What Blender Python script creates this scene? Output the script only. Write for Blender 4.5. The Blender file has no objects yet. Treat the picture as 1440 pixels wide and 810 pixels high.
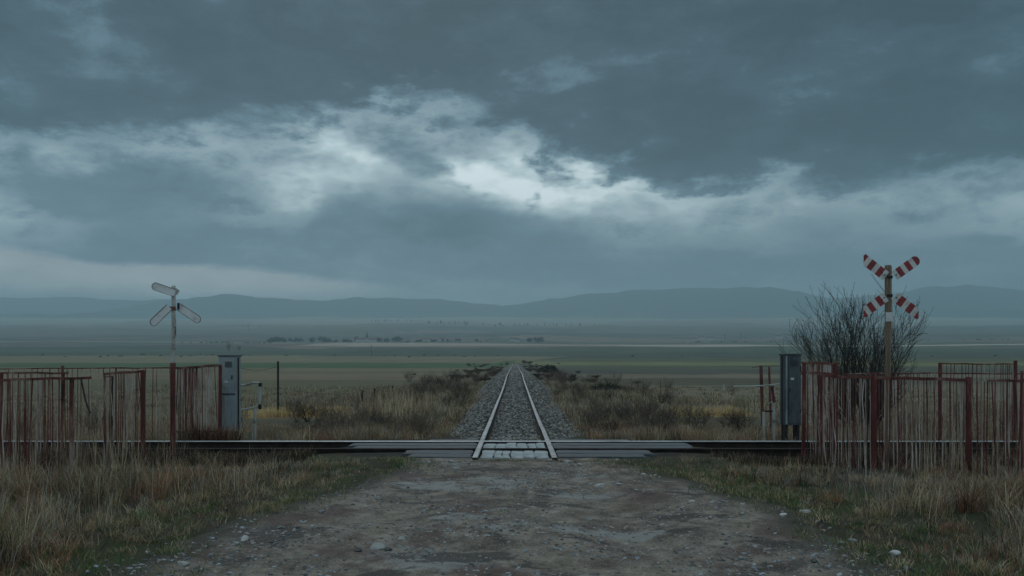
import bpy, bmesh, math, random
import numpy as np
from mathutils import Vector, Matrix, noise as mnoise

S = bpy.context.scene
COL = S.collection
R = math.radians
rng = np.random.default_rng(7)
random.seed(7)

# ------------------------------------------------------------------ camera
F = 1200.0            # focal length in pixels of the 1440 px wide photograph
HX, HY = 724.0, 508.0  # vanishing point of the track
CH = 1.66             # camera height above rail top (rail top is z = 0)
cam_d = bpy.data.cameras.new("camera")
cam = bpy.data.objects.new("camera", cam_d)
COL.objects.link(cam)
cam.location = (0, 0, CH)
cam.rotation_euler = (R(90), 0, 0)
cam_d.sensor_width = 36.0
cam_d.lens = 36.0 * F / 1440.0
cam_d.shift_x = -(HX - 720.0) / 1440.0
cam_d.shift_y = (HY - 405.0) / 1440.0
cam_d.clip_start = 0.1
cam_d.clip_end = 60000
S.camera = cam

# ------------------------------------------------------------------ view
S.view_settings.view_transform = 'Standard'
S.view_settings.look = 'None'
S.view_settings.gamma = 1.0
S.view_settings.use_curve_mapping = False
EXPO = -1.5
S.view_settings.exposure = EXPO
S.render.engine = 'CYCLES'
S.cycles.max_bounces = 5
S.cycles.diffuse_bounces = 2
S.cycles.glossy_bounces = 2
S.cycles.transmission_bounces = 2
S.cycles.volume_bounces = 2
S.cycles.transparent_max_bounces = 4
S.cycles.use_denoising = True

# ------------------------------------------------------------------ world: overcast cloud deck over a Nishita sky
SUN_EL, SUN_AZ = R(36), R(-8)      # azimuth measured from +Y towards +X
W = bpy.data.worlds.new("World")
S.world = W
W.use_nodes = True
nt = W.node_tree
nt.nodes.clear()


def N(tree, kind, **kw):
    n = tree.nodes.new(kind)
    for k, v in kw.items():
        if k == 'inp':
            for i, val in v.items():
                if hasattr(val, 'is_output'):
                    tree.links.new(val, n.inputs[i])
                else:
                    n.inputs[i].default_value = val
        else:
            setattr(n, k, v)
    return n


def M(tree, op, a, b=None, c=None, clamp=False):
    d = {0: a}
    if b is not None: d[1] = b
    if c is not None: d[2] = c
    return N(tree, 'ShaderNodeMath', operation=op, use_clamp=clamp, inp=d).outputs[0]


def V(tree, op, a, b=None, c=None):
    d = {0: a}
    if b is not None: d[1] = b
    if c is not None: d[2] = c
    n = N(tree, 'ShaderNodeVectorMath', operation=op, inp=d)
    return n.outputs['Value'] if op in ('DOT_PRODUCT', 'LENGTH') else n.outputs[0]


def noise(tree, vec, scale, detail=4, rough=0.5, dist=0.0, out=0):
    return N(tree, 'ShaderNodeTexNoise', inp={'Vector': vec, 'Scale': scale, 'Detail': detail, 'Roughness': rough, 'Distortion': dist}).outputs[out]


def ramp(tree, fac, stops, interp='LINEAR'):
    n = N(tree, 'ShaderNodeValToRGB', inp={0: fac})
    cr = n.color_ramp
    cr.interpolation = interp
    while len(cr.elements) < len(stops): cr.elements.new(0.5)
    for e, (p, c) in zip(cr.elements, stops):
        e.position = p
        e.color = (c[0], c[1], c[2], 1) if hasattr(c, '__len__') else (c, c, c, 1)
    return n.outputs[0]


def ang(px, py):
    u, v = (px - HX) / F, (HY - py) / F
    return math.atan(u), math.atan(v / math.sqrt(1 + u * u))


def build_world():
    t = nt
    d = N(t, 'ShaderNodeTexCoord').outputs['Generated']
    s = N(t, 'ShaderNodeSeparateXYZ', inp={0: d})
    x, y, z = s.outputs
    a = M(t, 'ARCTAN2', x, y)
    e = M(t, 'ARCSINE', z)
    c = N(t, 'ShaderNodeCombineXYZ', inp={0: a, 1: e}).outputs[0]
    # the cloud deck is flat: a point seen at elevation e lies at distance 1/tan(e)
    zz = M(t, 'ADD', M(t, 'MAXIMUM', z, 0.0), 0.16)
    p = N(t, 'ShaderNodeCombineXYZ', inp={0: M(t, 'DIVIDE', x, zz), 1: M(t, 'DIVIDE', y, zz)}).outputs[0]
    cs = V(t, 'MULTIPLY', c, (1.0, 2.2, 1))
    w1 = V(t, 'MULTIPLY', V(t, 'SUBTRACT', noise(t, cs, 3.2, 6, 0.55, 0, 1), (0.5, 0.5, 0.5)), (0.34, 0.15, 0))
    w2 = V(t, 'MULTIPLY', V(t, 'SUBTRACT', noise(t, cs, 11, 5, 0.6, 0, 1), (0.5, 0.5, 0.5)), (0.10, 0.05, 0))
    cw = V(t, 'ADD', V(t, 'ADD', c, w1), w2)
    ta = M(t, 'MULTIPLY_ADD', a, 1 / 1.3, 0.5)

    def edge(pts):
        """elevation of a cloud edge as a curve of azimuth"""
        n = N(t, 'ShaderNodeFloatCurve', inp={0: 1.0, 1: ta})
        cu = n.mapping.curves[0]
        pp = []
        for px, py in pts:
            ca, ce = ang(px, py)
            pp.append((ca / 1.3 + 0.5, ce / 0.4))
        cu.points[0].location = pp[0]; cu.points[1].location = pp[-1]
        for q in pp[1:-1]: cu.points.new(*q)
        n.mapping.update()
        return M(t, 'MULTIPLY', n.outputs[0], 0.4)

    def blob(px, py, sx, sy):
        ca, ce = ang(px, py)
        q = V(t, 'MULTIPLY_ADD', cw, (F / sx, F / sy, 0), (-ca * F / sx, -ce * F / sy, 0))
        return M(t, 'POWER', 0.3679, V(t, 'DOT_PRODUCT', q, q))

    def step(x, lo, hi, a0=0.0, a1=1.0):
        return N(t, 'ShaderNodeMapRange', interpolation_type='SMOOTHSTEP', inp={0: x, 1: lo, 2: hi, 3: a0, 4: a1}).outputs[0]

    def blend(f, x, y_):
        return N(t, 'ShaderNodeMix', data_type='FLOAT', inp={0: f, 2: x, 3: y_}).outputs[0]

    n1 = M(t, 'SUBTRACT', noise(t, p, 1.7, 9, 0.56, 0.25), 0.5)
    n2 = M(t, 'SUBTRACT', noise(t, V(t, 'ADD', V(t, 'MULTIPLY', c, (1.0, 1.8, 1)), (3.1, 1.7, 0)), 5.5, 10, 0.60, 0.1), 0.5)
    n3 = M(t, 'SUBTRACT', noise(t, V(t, 'ADD', V(t, 'MULTIPLY', c, (1.0, 2.2, 1)), (0.4, 8.7, 0)), 11.0, 9, 0.62, 0.15), 0.5)
    ew = N(t, 'ShaderNodeSeparateXYZ', inp={0: cw}).outputs[1]
    fluff = M(t, 'MULTIPLY_ADD', n2, 0.13, M(t, 'MULTIPLY', n3, 0.14))
    # bright broken layer seen in the gap
    mid = M(t, 'MULTIPLY_ADD', n2, 1.1, M(t, 'MULTIPLY_ADD', n3, 0.95, 0.625))
    for (px, py, sx, sy, amp) in SKY_BLOBS:
        mid = M(t, 'MULTIPLY_ADD', blob(px, py, sx, sy), amp, mid)
    # low grey layer
    lowf = step(e, 0.07, 0.16, 0.35, 1.0)
    low = M(t, 'MULTIPLY_ADD', M(t, 'MULTIPLY_ADD', n1, 0.25, M(t, 'MULTIPLY_ADD', n3, 0.65, M(t, 'MULTIPLY', n2, 0.45))), lowf, 0.40)
    for (px, py, sx, sy, amp) in LOW_BLOBS:
        low = M(t, 'MULTIPLY_ADD', blob(px, py, sx, sy), amp, low)
    fl = step(M(t, 'ADD', M(t, 'SUBTRACT', edge(LOW_EDGE), ew), M(t, 'MULTIPLY', fluff, 1.1)), -0.020, 0.040)
    val = blend(fl, mid, low)
    # clear strip low on the left
    strip = M(t, 'MULTIPLY_ADD', n3, 1.1, 0.76)
    fs = M(t, 'MULTIPLY', step(M(t, 'ADD', M(t, 'SUBTRACT', edge(STRIP_EDGE), e), M(t, 'MULTIPLY', n3, 0.018)), -0.003, 0.008), step(a, -0.08, -0.30))
    fs = M(t, 'MULTIPLY', fs, step(e, 0.055, 0.090))
    val = blend(M(t, 'MULTIPLY', fs, 0.9), val, strip)
    # dark deck above
    deck = M(t, 'MULTIPLY_ADD', n1, 0.45, M(t, 'MULTIPLY_ADD', n2, 1.0, M(t, 'MULTIPLY_ADD', n3, 0.75, 0.085)))
    for (px, py, sx, sy, amp) in DECK_BLOBS:
        deck = M(t, 'MULTIPLY_ADD', blob(px, py, sx, sy), amp, deck)
    fd = step(M(t, 'ADD', M(t, 'SUBTRACT', ew, edge(DECK_EDGE)), M(t, 'MULTIPLY', fluff, 1.15)), -0.014, 0.034)
    val = blend(fd, val, deck)
    # torn dark scud hanging in the gap
    for (px, py, sx, sy) in SCUD:
        f = step(M(t, 'MULTIPLY_ADD', n3, 2.4, M(t, 'MULTIPLY_ADD', n2, 1.6, blob(px, py, sx, sy))), 0.25, 0.95, 0.0, 0.80)
        val = blend(f, val, M(t, 'MULTIPLY_ADD', n3, 0.3, 0.34))
    # added brightness in the unseen sky overhead and behind, to light the ground
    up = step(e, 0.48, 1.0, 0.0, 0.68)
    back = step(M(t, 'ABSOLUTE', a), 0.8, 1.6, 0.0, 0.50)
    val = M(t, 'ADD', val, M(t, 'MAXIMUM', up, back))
    k = 1.0 / (0.1 * 2 ** EXPO)
    col = ramp(t, val, [(0.0, (0.005, 0.016, 0.028)), (0.20, (0.022, 0.045, 0.068)), (0.42, (0.098, 0.164, 0.219)),
                        (0.60, (0.28, 0.375, 0.425)), (0.80, (0.56, 0.70, 0.74)), (1.0, (0.95, 1.08, 1.10))])
    warm = N(t, 'ShaderNodeMix', data_type='RGBA', inp={0: M(t, 'MULTIPLY', fs, 0.55), 6: col, 7: (0.50, 0.44, 0.45, 1)}).outputs[2]
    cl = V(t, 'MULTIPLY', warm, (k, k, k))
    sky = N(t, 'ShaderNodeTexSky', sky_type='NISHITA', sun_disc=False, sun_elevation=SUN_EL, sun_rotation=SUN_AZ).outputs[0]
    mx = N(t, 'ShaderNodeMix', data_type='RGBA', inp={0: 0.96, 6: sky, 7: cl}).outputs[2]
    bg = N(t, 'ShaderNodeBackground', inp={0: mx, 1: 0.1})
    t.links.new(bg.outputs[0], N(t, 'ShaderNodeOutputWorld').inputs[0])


# large cloud masses, given as directions: (px, py, half width, half height, brightness)
SKY_BLOBS = [(690, 234, 100, 32, 0.30), (640, 222, 45, 22, 0.22), (470, 222, 60, 34, 0.28), (770, 268, 110, 36, 0.26), (420, 272, 70, 24, 0.15),
             (200, 262, 110, 40, -0.16), (60, 255, 70, 26, 0.06), (1000, 285, 120, 30, 0.10), (1270, 275, 230, 46, -0.10), (880, 250, 80, 20, 0.12), (260, 300, 160, 20, -0.12)]
DECK_BLOBS = [(205, 85, 90, 34, 0.15), (345, 135, 40, 24, 0.10), (820, 75, 110, 50, 0.07), (570, 120, 190, 50, -0.09), (950, 190, 190, 46, -0.08), (1250, 160, 170, 50, -0.06),
              (70, 170, 120, 40, -0.06), (20, 130, 40, 20, 0.08), (1390, 60, 80, 60, 0.09), (668, 158, 26, 20, 0.20), (740, 140, 40, 20, 0.08), (1060, 70, 60, 40, 0.05)]
LOW_BLOBS = [(240, 330, 300, 26, -0.10), (900, 378, 420, 24, -0.07), (640, 315, 110, 26, -0.06), (750, 290, 60, 22, 0.10), (700, 405, 1300, 34, 0.07)]
SCUD = [(585, 222, 70, 26), (520, 205, 40, 20), (110, 275, 110, 22)]
DECK_EDGE = [(-60, 215), (120, 205), (250, 196), (330, 182), (400, 190), (470, 172), (560, 168), (620, 178), (700, 190), (760, 218), (860, 232), (960, 250), (1040, 246), (1100, 252), (1180, 282), (1260, 268), (1330, 246), (1440, 226), (1520, 222)]
LOW_EDGE = [(-60, 335), (60, 325), (160, 300), (260, 304), (340, 330), (420, 322), (470, 268), (560, 256), (660, 282), (760, 318), (820, 328), (900, 338), (1020, 340), (1150, 332), (1260, 340), (1360, 336), (1520, 330)]
STRIP_EDGE = [(-60, 346), (60, 350), (110, 362), (220, 368), (330, 373), (400, 380), (470, 392), (700, 400), (1520, 410)]
build_world()

sun_d = bpy.data.lights.new("sun", 'SUN')
sun_d.energy = 1.2
sun_d.angle = R(35)
sun_d.color = (1.0, 0.97, 0.93)
sun = bpy.data.objects.new("sun", sun_d)
COL.objects.link(sun)
sd = Vector((math.sin(SUN_AZ) * math.cos(SUN_EL), math.cos(SUN_AZ) * math.cos(SUN_EL), math.sin(SUN_EL)))
sun.rotation_euler = sd.to_track_quat('Z', 'Y').to_euler()
sun.location = (0, 0, 60)

# ------------------------------------------------------------------ numeric noise


def vnoise(x, y, seed=0):
    x = np.asarray(x, float); y = np.asarray(y, float)
    xi = np.floor(x).astype(np.int64); yi = np.floor(y).astype(np.int64)
    fx = x - xi; fy = y - yi
    fx = fx * fx * (3 - 2 * fx); fy = fy * fy * (3 - 2 * fy)

    def h(a, b):
        n = (a * 374761393 + b * 668265263 + seed * 1442695041) & 0xffffffff
        n = ((n ^ (n >> 13)) * 1274126177) & 0xffffffff
        n = ((n ^ (n >> 16)) * 2246822519) & 0xffffffff
        return ((n ^ (n >> 15)) & 0xffff) / 65535.0
    return (h(xi, yi) * (1 - fx) + h(xi + 1, yi) * fx) * (1 - fy) + (h(xi, yi + 1) * (1 - fx) + h(xi + 1, yi + 1) * fx) * fy


def fbm(x, y, seed=0, oct=4):
    s = 0.0; a = 0.5; t = 0.0
    for i in range(oct):
        s = s + a * vnoise(np.asarray(x) * 2 ** i + 17.3 * i, np.asarray(y) * 2 ** i + 5.1 * i, seed + i)
        t += a; a *= 0.5
    return s / t


def smooth(a, b, x):
    t = np.clip((np.asarray(x, float) - a) / (b - a), 0, 1)
    return t * t * (3 - 2 * t)


# ------------------------------------------------------------------ land profile
FAR = [(420, 510), (600, 501), (900, 493), (1300, 485), (1800, 478), (2500, 470), (3300, 462), (4200, 455), (5200, 449), (7200, 444)]
_PD = np.array([0, 20, 60, 250] + [d for d, _ in FAR], float)
_PZ = np.array([-0.1, -0.32, -0.6, -0.8] + [CH + (HY - y) / F * d for d, y in FAR], float)


def track_z(y):
    return 0.42 * smooth(34, 85, y) + np.interp(y, [85, 250, 420, 470], [0, 0, 0.9, 1.2])


def ground_z(x, y):
    x = np.asarray(x, float); y = np.asarray(y, float)
    z = np.interp(y, _PD, _PZ)
    near = -0.10 - 0.22 * (1 - smooth(1.5, 2.4, np.abs(x))) * (1 - smooth(14.6, 15.0, y))
    near = near + (fbm(x * 0.8, y * 0.8, 3) - 0.5) * 0.12 * smooth(2.6, 4.0, np.abs(x))
    near = near - 0.14 * smooth(3.2, 5.0, np.abs(x)) * smooth(14.3, 15.6, y)     # shallow cess beside the cross track
    dk = (1 - smooth(3.6, 4.6, np.abs(x))) * smooth(13.6, 14.6, y) * (1 - smooth(15.2, 15.5, y)) * smooth(1.4, 1.9, np.abs(x))
    near = near * (1 - dk) - 0.055 * dk
    k = smooth(18.6, 24, y)
    mid = z + (fbm(x * 0.12, y * 0.12, 5) - 0.5) * 0.35 * smooth(24, 40, y)
    far = (fbm(x / 420, y / 420, 9, 3) - 0.5) * 0.014 * np.maximum(y - 420, 0) * (1 - smooth(3500, 6000, y) * 0.5)
    ax = np.abs(x)
    bank = np.interp(y, [0, 34, 85, 430, 480], [0, 0, 1, 1, 0]) * (1 - smooth(3.0, 9.0, ax)) * (track_z(y) * 0.8)
    return near * (1 - k) + mid * k + far + bank * k


def at(px, py, Y):
    return Vector(((px - HX) / F * Y, Y, CH + (HY - py) / F * Y))


def gz(x, y): return float(ground_z(x, y))


def px_dist(py):   # distance along the far slope seen at picture row py
    ds = np.array([d for d, _ in FAR], float); ys = np.array([y for _, y in FAR], float)
    return float(np.interp(-py, -ys, ds))


# ------------------------------------------------------------------ materials
MATS = {}


def mat(name):
    m = bpy.data.materials.new(name)
    m.use_nodes = True
    t = m.node_tree
    b = t.nodes['Principled BSDF']
    return m, t, b


def coords(t, scale=1.0, kind='Object'):
    return N(t, 'ShaderNodeTexCoord').outputs[kind]


def bump(t, b, h, strength=0.4, dist=0.02):
    n = N(t, 'ShaderNodeBump', inp={'Height': h, 'Strength': strength, 'Distance': dist})
    t.links.new(n.outputs[0], b.inputs['Normal'])


def mottled(name, stops, scale=4.0, detail=8, rough=0.8, bs=0.3, bd=0.01, scale2=None, stretch=None, metallic=0.0, fine=0.25, spec=0.3):
    m, t, b = mat(name)
    c = coords(t)
    if stretch: c = V(t, 'MULTIPLY', c, stretch)
    n = noise(t, c, scale, detail, 0.62, 0.3)
    n2 = noise(t, c, scale * 7.3, 5, 0.6)
    f = M(t, 'ADD', n, M(t, 'MULTIPLY', M(t, 'SUBTRACT', n2, 0.5), fine))
    t.links.new(ramp(t, f, stops), b.inputs['Base Color'])
    b.inputs['Roughness'].default_value = rough
    b.inputs['Metallic'].default_value = metallic
    b.inputs['Specular IOR Level'].default_value = spec
    if bs: bump(t, b, M(t, 'ADD', n2, n), bs, bd)
    MATS[name] = m
    return m


def attr_mat(name, rough=0.9, var=0.25, scale=3.0, translucent=0.0, bs=0.0, bd=0.02, spec=0.15):
    m, t, b = mat(name)
    at_ = N(t, 'ShaderNodeAttribute', attribute_name='tint').outputs['Color']
    n = noise(t, coords(t), scale, 6, 0.62)
    v = M(t, 'MULTIPLY_ADD', M(t, 'SUBTRACT', n, 0.5), var * 2, 1.0)
    colr = V(t, 'MULTIPLY', at_, N(t, 'ShaderNodeCombineXYZ', inp={0: v, 1: v, 2: v}).outputs[0])
    t.links.new(colr, b.inputs['Base Color'])
    b.inputs['Roughness'].default_value = rough
    b.inputs['Specular IOR Level'].default_value = spec
    if bs: bump(t, b, n, bs, bd)
    if translucent:
        tr = N(t, 'ShaderNodeBsdfTranslucent', inp={0: colr})
        mx = N(t, 'ShaderNodeMixShader', inp={0: translucent, 1: b.outputs[0], 2: tr.outputs[0]})
        t.links.new(mx.outputs[0], t.nodes['Material Output'].inputs[0])
    MATS[name] = m
    return m


def build_materials():
    attr_mat('blade', 0.85, 0.15, 2.0, 0.25)
    attr_mat('stone_tint', 0.9, 0.25, 60.0, 0, 0.3, 0.01)
    attr_mat('far_tint', 0.95, 0.2, 0.05)
    mottled('red_paint', [(0.30, (0.045, 0.024, 0.02)), (0.42, (0.10, 0.022, 0.022)), (0.56, (0.135, 0.032, 0.032)), (0.66, (0.24, 0.15, 0.13))], 3.5, 8, 0.65, 0.25, 0.004, stretch=(1, 1, 0.35))
    mottled('red_rust', [(0.32, (0.028, 0.016, 0.013)), (0.44, (0.125, 0.036, 0.033)), (0.56, (0.19, 0.085, 0.072)), (0.68, (0.32, 0.245, 0.215))], 3.0, 8, 0.8, 0.25, 0.004, stretch=(1, 1, 0.35))
    mottled('bare_bar', [(0.32, (0.13, 0.05, 0.04)), (0.45, (0.36, 0.27, 0.235)), (0.62, (0.54, 0.47, 0.425))], 5.0, 8, 0.8, 0.2, 0.004, stretch=(1, 1, 0.3))
    mottled('dark_steel', [(0.3, (0.015, 0.013, 0.014)), (0.6, (0.04, 0.032, 0.03)), (0.75, (0.07, 0.045, 0.035))], 6, 6, 0.75, 0.2, 0.004)
    mottled('worn_white', [(0.33, (0.10, 0.055, 0.04)), (0.44, (0.38, 0.37, 0.35)), (0.62, (0.52, 0.52, 0.50)), (0.75, (0.42, 0.36, 0.30))], 3.0, 9, 0.6, 0.2, 0.003)
    mottled('sign_back', [(0.28, (0.40, 0.37, 0.34)), (0.40, (0.68, 0.69, 0.69)), (0.65, (0.80, 0.81, 0.81))], 5.0, 9, 0.5, 0.1, 0.003)
    mottled('weathered_wood', [(0.3, (0.10, 0.065, 0.042)), (0.5, (0.21, 0.150, 0.105)), (0.7, (0.30, 0.235, 0.18))], 6, 9, 0.85, 0.5, 0.006, stretch=(3, 3, 0.25))
    mottled('plate_white', [(0.25, (0.35, 0.34, 0.32)), (0.5, (0.62, 0.64, 0.65))], 8, 6, 0.5, 0)
    mottled('cabinet_grey', [(0.28, (0.07, 0.075, 0.075)), (0.45, (0.27, 0.31, 0.325)), (0.68, (0.33, 0.375, 0.39)), (0.8, (0.20, 0.15, 0.11))], 2.2, 10, 0.55, 0.15, 0.004, stretch=(1.5, 1.5, 0.5))
    mottled('cabinet_dark', [(0.28, (0.04, 0.045, 0.047)), (0.5, (0.085, 0.105, 0.12)), (0.75, (0.13, 0.14, 0.14))], 2.6, 10, 0.6, 0.15, 0.004, stretch=(1.5, 1.5, 0.5))
    mottled('rail_top', [(0.3, (0.13, 0.125, 0.12)), (0.5, (0.26, 0.275, 0.29)), (0.7, (0.38, 0.40, 0.42))], 1.3, 9, 0.45, 0.1, 0.002, metallic=0.5, stretch=(1, 1, 1), spec=0.5)
    mottled('rail_bright', [(0.3, (0.34, 0.36, 0.38)), (0.5, (0.55, 0.58, 0.60)), (0.7, (0.66, 0.69, 0.71))], 1.3, 9, 0.35, 0.1, 0.002, metallic=0.6, spec=0.5)
    mottled('rail_side', [(0.3, (0.012, 0.010, 0.010)), (0.6, (0.038, 0.027, 0.022)), (0.8, (0.06, 0.04, 0.03))], 5, 8, 0.85, 0.3, 0.004)
    mottled('old_timber', [(0.28, (0.016, 0.019, 0.022)), (0.46, (0.060, 0.072, 0.083)), (0.60, (0.115, 0.134, 0.150)), (0.76, (0.19, 0.195, 0.195))], 5, 10, 0.7, 0.6, 0.008, stretch=(0.16, 4, 4), fine=0.5)
    mottled('slab_concrete', [(0.28, (0.10, 0.10, 0.095)), (0.45, (0.30, 0.325, 0.34)), (0.65, (0.42, 0.445, 0.46))], 4, 10, 0.85, 0.4, 0.01, fine=0.5)
    mottled('ballast_bed', [(0.3, (0.03, 0.03, 0.03)), (0.55, (0.15, 0.147, 0.142)), (0.75, (0.26, 0.255, 0.25))], 14, 8, 0.9, 0.6, 0.03, fine=0.8)
    mottled('dark_bed', [(0.3, (0.012, 0.011, 0.010)), (0.55, (0.030, 0.026, 0.024)), (0.75, (0.06, 0.054, 0.05))], 10, 8, 0.95, 0.6, 0.03, fine=0.7)
    mottled('bark', [(0.3, (0.022, 0.020, 0.019)), (0.6, (0.055, 0.046, 0.042)), (0.8, (0.09, 0.078, 0.068))], 6, 6, 0.95, 0)
    mottled('twig_brown', [(0.3, (0.07, 0.052, 0.044)), (0.55, (0.15, 0.112, 0.09)), (0.8, (0.22, 0.175, 0.14))], 4, 6, 0.95, 0)
    mottled('wall_pale', [(0.3, (0.35, 0.33, 0.31)), (0.7, (0.55, 0.53, 0.5))], 0.3, 4, 0.9, 0)
    mottled('roof_dark', [(0.3, (0.09, 0.06, 0.05)), (0.7, (0.16, 0.11, 0.10))], 0.4, 4, 0.9, 0)
    mottled('far_leaf', [(0.3, (0.032, 0.036, 0.026)), (0.7, (0.075, 0.078, 0.055))], 0.6, 5, 0.95, 0)
    mottled('litter_white', [(0.3, (0.45, 0.45, 0.44)), (0.7, (0.7, 0.71, 0.71))], 20, 4, 0.7, 0.3, 0.005)

    # ground sheet: field colours carried by the mesh, broken up by noise at several sizes
    m, t, b = mat('ground_soil')
    a_ = N(t, 'ShaderNodeAttribute', attribute_name='tint').outputs['Color']
    c = coords(t)
    n1 = noise(t, c, 1.7, 8, 0.65)
    n2 = noise(t, V(t, 'MULTIPLY', c, (1, 0.5, 1)), 0.035, 8, 0.62)
    n3 = noise(t, c, 14, 6, 0.7)
    v = M(t, 'ADD', M(t, 'MULTIPLY', n1, 0.7), M(t, 'ADD', M(t, 'MULTIPLY', n2, 0.9), M(t, 'MULTIPLY_ADD', n3, 0.6, -0.1)))
    v = M(t, 'MAXIMUM', v, 0.25)
    t.links.new(V(t, 'MULTIPLY', a_, N(t, 'ShaderNodeCombineXYZ', inp={0: v, 1: v, 2: v}).outputs[0]), b.inputs['Base Color'])
    b.inputs['Roughness'].default_value = 0.95
    b.inputs['Specular IOR Level'].default_value = 0.1
    bump(t, b, n3, 0.5, 0.03)
    MATS['ground_soil'] = m

    # dirt road: compacted grey-brown earth, pale worn patches, damp reddish stains, fine grit
    m, t, b = mat('road_dirt')
    c = coords(t)
    cs = V(t, 'MULTIPLY', c, (1.0, 0.8, 1))
    big = noise(t, cs, 0.7, 8, 0.6, 0.5)
    midn = noise(t, cs, 3.6, 10, 0.70, 0.1)
    fine = noise(t, c, 42, 6, 0.7)
    grit = N(t, 'ShaderNodeTexVoronoi', inp={'Vector': c, 'Scale': 70}).outputs['Distance']
    f = M(t, 'ADD', M(t, 'MULTIPLY', midn, 0.62), M(t, 'MULTIPLY', fine, 0.42))
    base = ramp(t, f, [(0.36, (0.040, 0.035, 0.030)), (0.46, (0.13, 0.107, 0.087)), (0.56, (0.25, 0.212, 0.176)), (0.68, (0.40, 0.355, 0.305))])
    tch = N(t, 'ShaderNodeSeparateXYZ', inp={0: N(t, 'ShaderNodeAttribute', attribute_name='tint').outputs['Color']})
    pale = N(t, 'ShaderNodeMapRange', interpolation_type='SMOOTHSTEP', inp={0: M(t, 'ADD', M(t, 'MULTIPLY_ADD', tch.outputs[2], 0.17, -0.035), M(t, 'MULTIPLY_ADD', noise(t, V(t, 'ADD', cs, (7, 3, 0)), 0.95, 10, 0.66, 0.25), 0.8, M(t, 'MULTIPLY', fine, 0.2))), 1: 0.52, 2: 0.585, 3: 0.0, 4: 0.68}).outputs[0]
    base = N(t, 'ShaderNodeMix', data_type='RGBA', inp={0: pale, 6: base, 7: (0.315, 0.315, 0.31, 1)}).outputs[2]
    red = N(t, 'ShaderNodeMapRange', interpolation_type='SMOOTHSTEP', inp={0: noise(t, V(t, 'ADD', cs, (1.3, 9.2, 0)), 0.8, 10, 0.68, 0.2), 1: 0.50, 2: 0.62, 3: 0.0, 4: 0.8}).outputs[0]
    base = N(t, 'ShaderNodeMix', data_type='RGBA', inp={0: red, 6: base, 7: (0.105, 0.068, 0.060, 1)}).outputs[2]
    wet = N(t, 'ShaderNodeMapRange', interpolation_type='SMOOTHSTEP', inp={0: M(t, 'MULTIPLY_ADD', tch.outputs[1], 0.15, noise(t, V(t, 'MULTIPLY', V(t, 'ADD', cs, (4.4, 2.1, 0)), (0.8, 1.2, 1)), 1.5, 10, 0.70, 0.3)), 1: 0.555, 2: 0.62, 3: 0.0, 4: 0.85}).outputs[0]
    base = N(t, 'ShaderNodeMix', data_type='RGBA', inp={0: wet, 6: base, 7: (0.030, 0.026, 0.025, 1)}).outputs[2]
    ed = tch.outputs[0]
    edm = N(t, 'ShaderNodeMapRange', interpolation_type='SMOOTHSTEP', inp={0: M(t, 'ADD', ed, M(t, 'MULTIPLY', M(t, 'SUBTRACT', M(t, 'MULTIPLY_ADD', fine, 0.4, M(t, 'MULTIPLY', midn, 0.6)), 0.5), 2.2)), 1: 0.35, 2: 0.75}).outputs[0]
    soilc = ramp(t, f, [(0.35, (0.028, 0.026, 0.020)), (0.5, (0.060, 0.056, 0.042)), (0.65, (0.095, 0.088, 0.070))])
    base = N(t, 'ShaderNodeMix', data_type='RGBA', inp={0: edm, 6: base, 7: soilc}).outputs[2]
    speck = N(t, 'ShaderNodeTexVoronoi', inp={'Vector': c, 'Scale': 34, 'Randomness': 1.0})
    sp = N(t, 'ShaderNodeMapRange', inp={0: speck.outputs['Distance'], 1: 0.16, 2: 0.26, 3: 1.0, 4: 0.0}).outputs[0]
    rnd = N(t, 'ShaderNodeSeparateXYZ', inp={0: speck.outputs['Color']})
    spl = M(t, 'MULTIPLY', sp, M(t, 'GREATER_THAN', rnd.outputs[0], 0.62))
    base = N(t, 'ShaderNodeMix', data_type='RGBA', inp={0: M(t, 'MULTIPLY', spl, 0.7), 6: base, 7: ramp(t, rnd.outputs[1], [(0.0, (0.06, 0.055, 0.05)), (0.5, (0.20, 0.19, 0.18)), (1.0, (0.42, 0.42, 0.41))])}).outputs[2]
    t.links.new(base, b.inputs['Base Color'])
    t.links.new(M(t, 'SUBTRACT', 0.9, M(t, 'MULTIPLY', wet, 0.25)), b.inputs['Roughness'])
    b.inputs['Specular IOR Level'].default_value = 0.25
    bump(t, b, M(t, 'ADD', M(t, 'MULTIPLY', midn, 0.35), M(t, 'ADD', M(t, 'MULTIPLY', fine, 0.55), M(t, 'MULTIPLY', grit, 0.35))), 0.8, 0.03)
    MATS['road_dirt'] = m

    # red and white warning stripes across a sign blade (blade runs along its local x)
    m, t, b = mat('warning_stripes')
    uv = N(t, 'ShaderNodeAttribute', attribute_name='along').outputs['Fac']
    st = M(t, 'GREATER_THAN', M(t, 'FRACT', M(t, 'MULTIPLY_ADD', uv, 3.0, 0.02)), 0.46)
    n = noise(t, coords(t), 9, 8, 0.6)
    redc = ramp(t, n, [(0.3, (0.14, 0.02, 0.02)), (0.6, (0.30, 0.022, 0.030)), (0.75, (0.36, 0.08, 0.08))])
    whit = ramp(t, n, [(0.3, (0.40, 0.36, 0.33)), (0.5, (0.60, 0.61, 0.60)), (0.7, (0.66, 0.67, 0.67))])
    t.links.new(N(t, 'ShaderNodeMix', data_type='RGBA', inp={0: st, 6: whit, 7: redc}).outputs[2], b.inputs['Base Color'])
    b.inputs['Roughness'].default_value = 0.5
    MATS['warning_stripes'] = m

    # hills: dark woods high, low slopes paled, mist painted into their colour
    m, t, b = mat('hill_cover')
    c = coords(t)
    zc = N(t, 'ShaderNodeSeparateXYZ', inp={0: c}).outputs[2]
    n = noise(t, V(t, 'MULTIPLY', c, (1, 0.6, 2)), 0.004, 8, 0.6)
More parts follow.
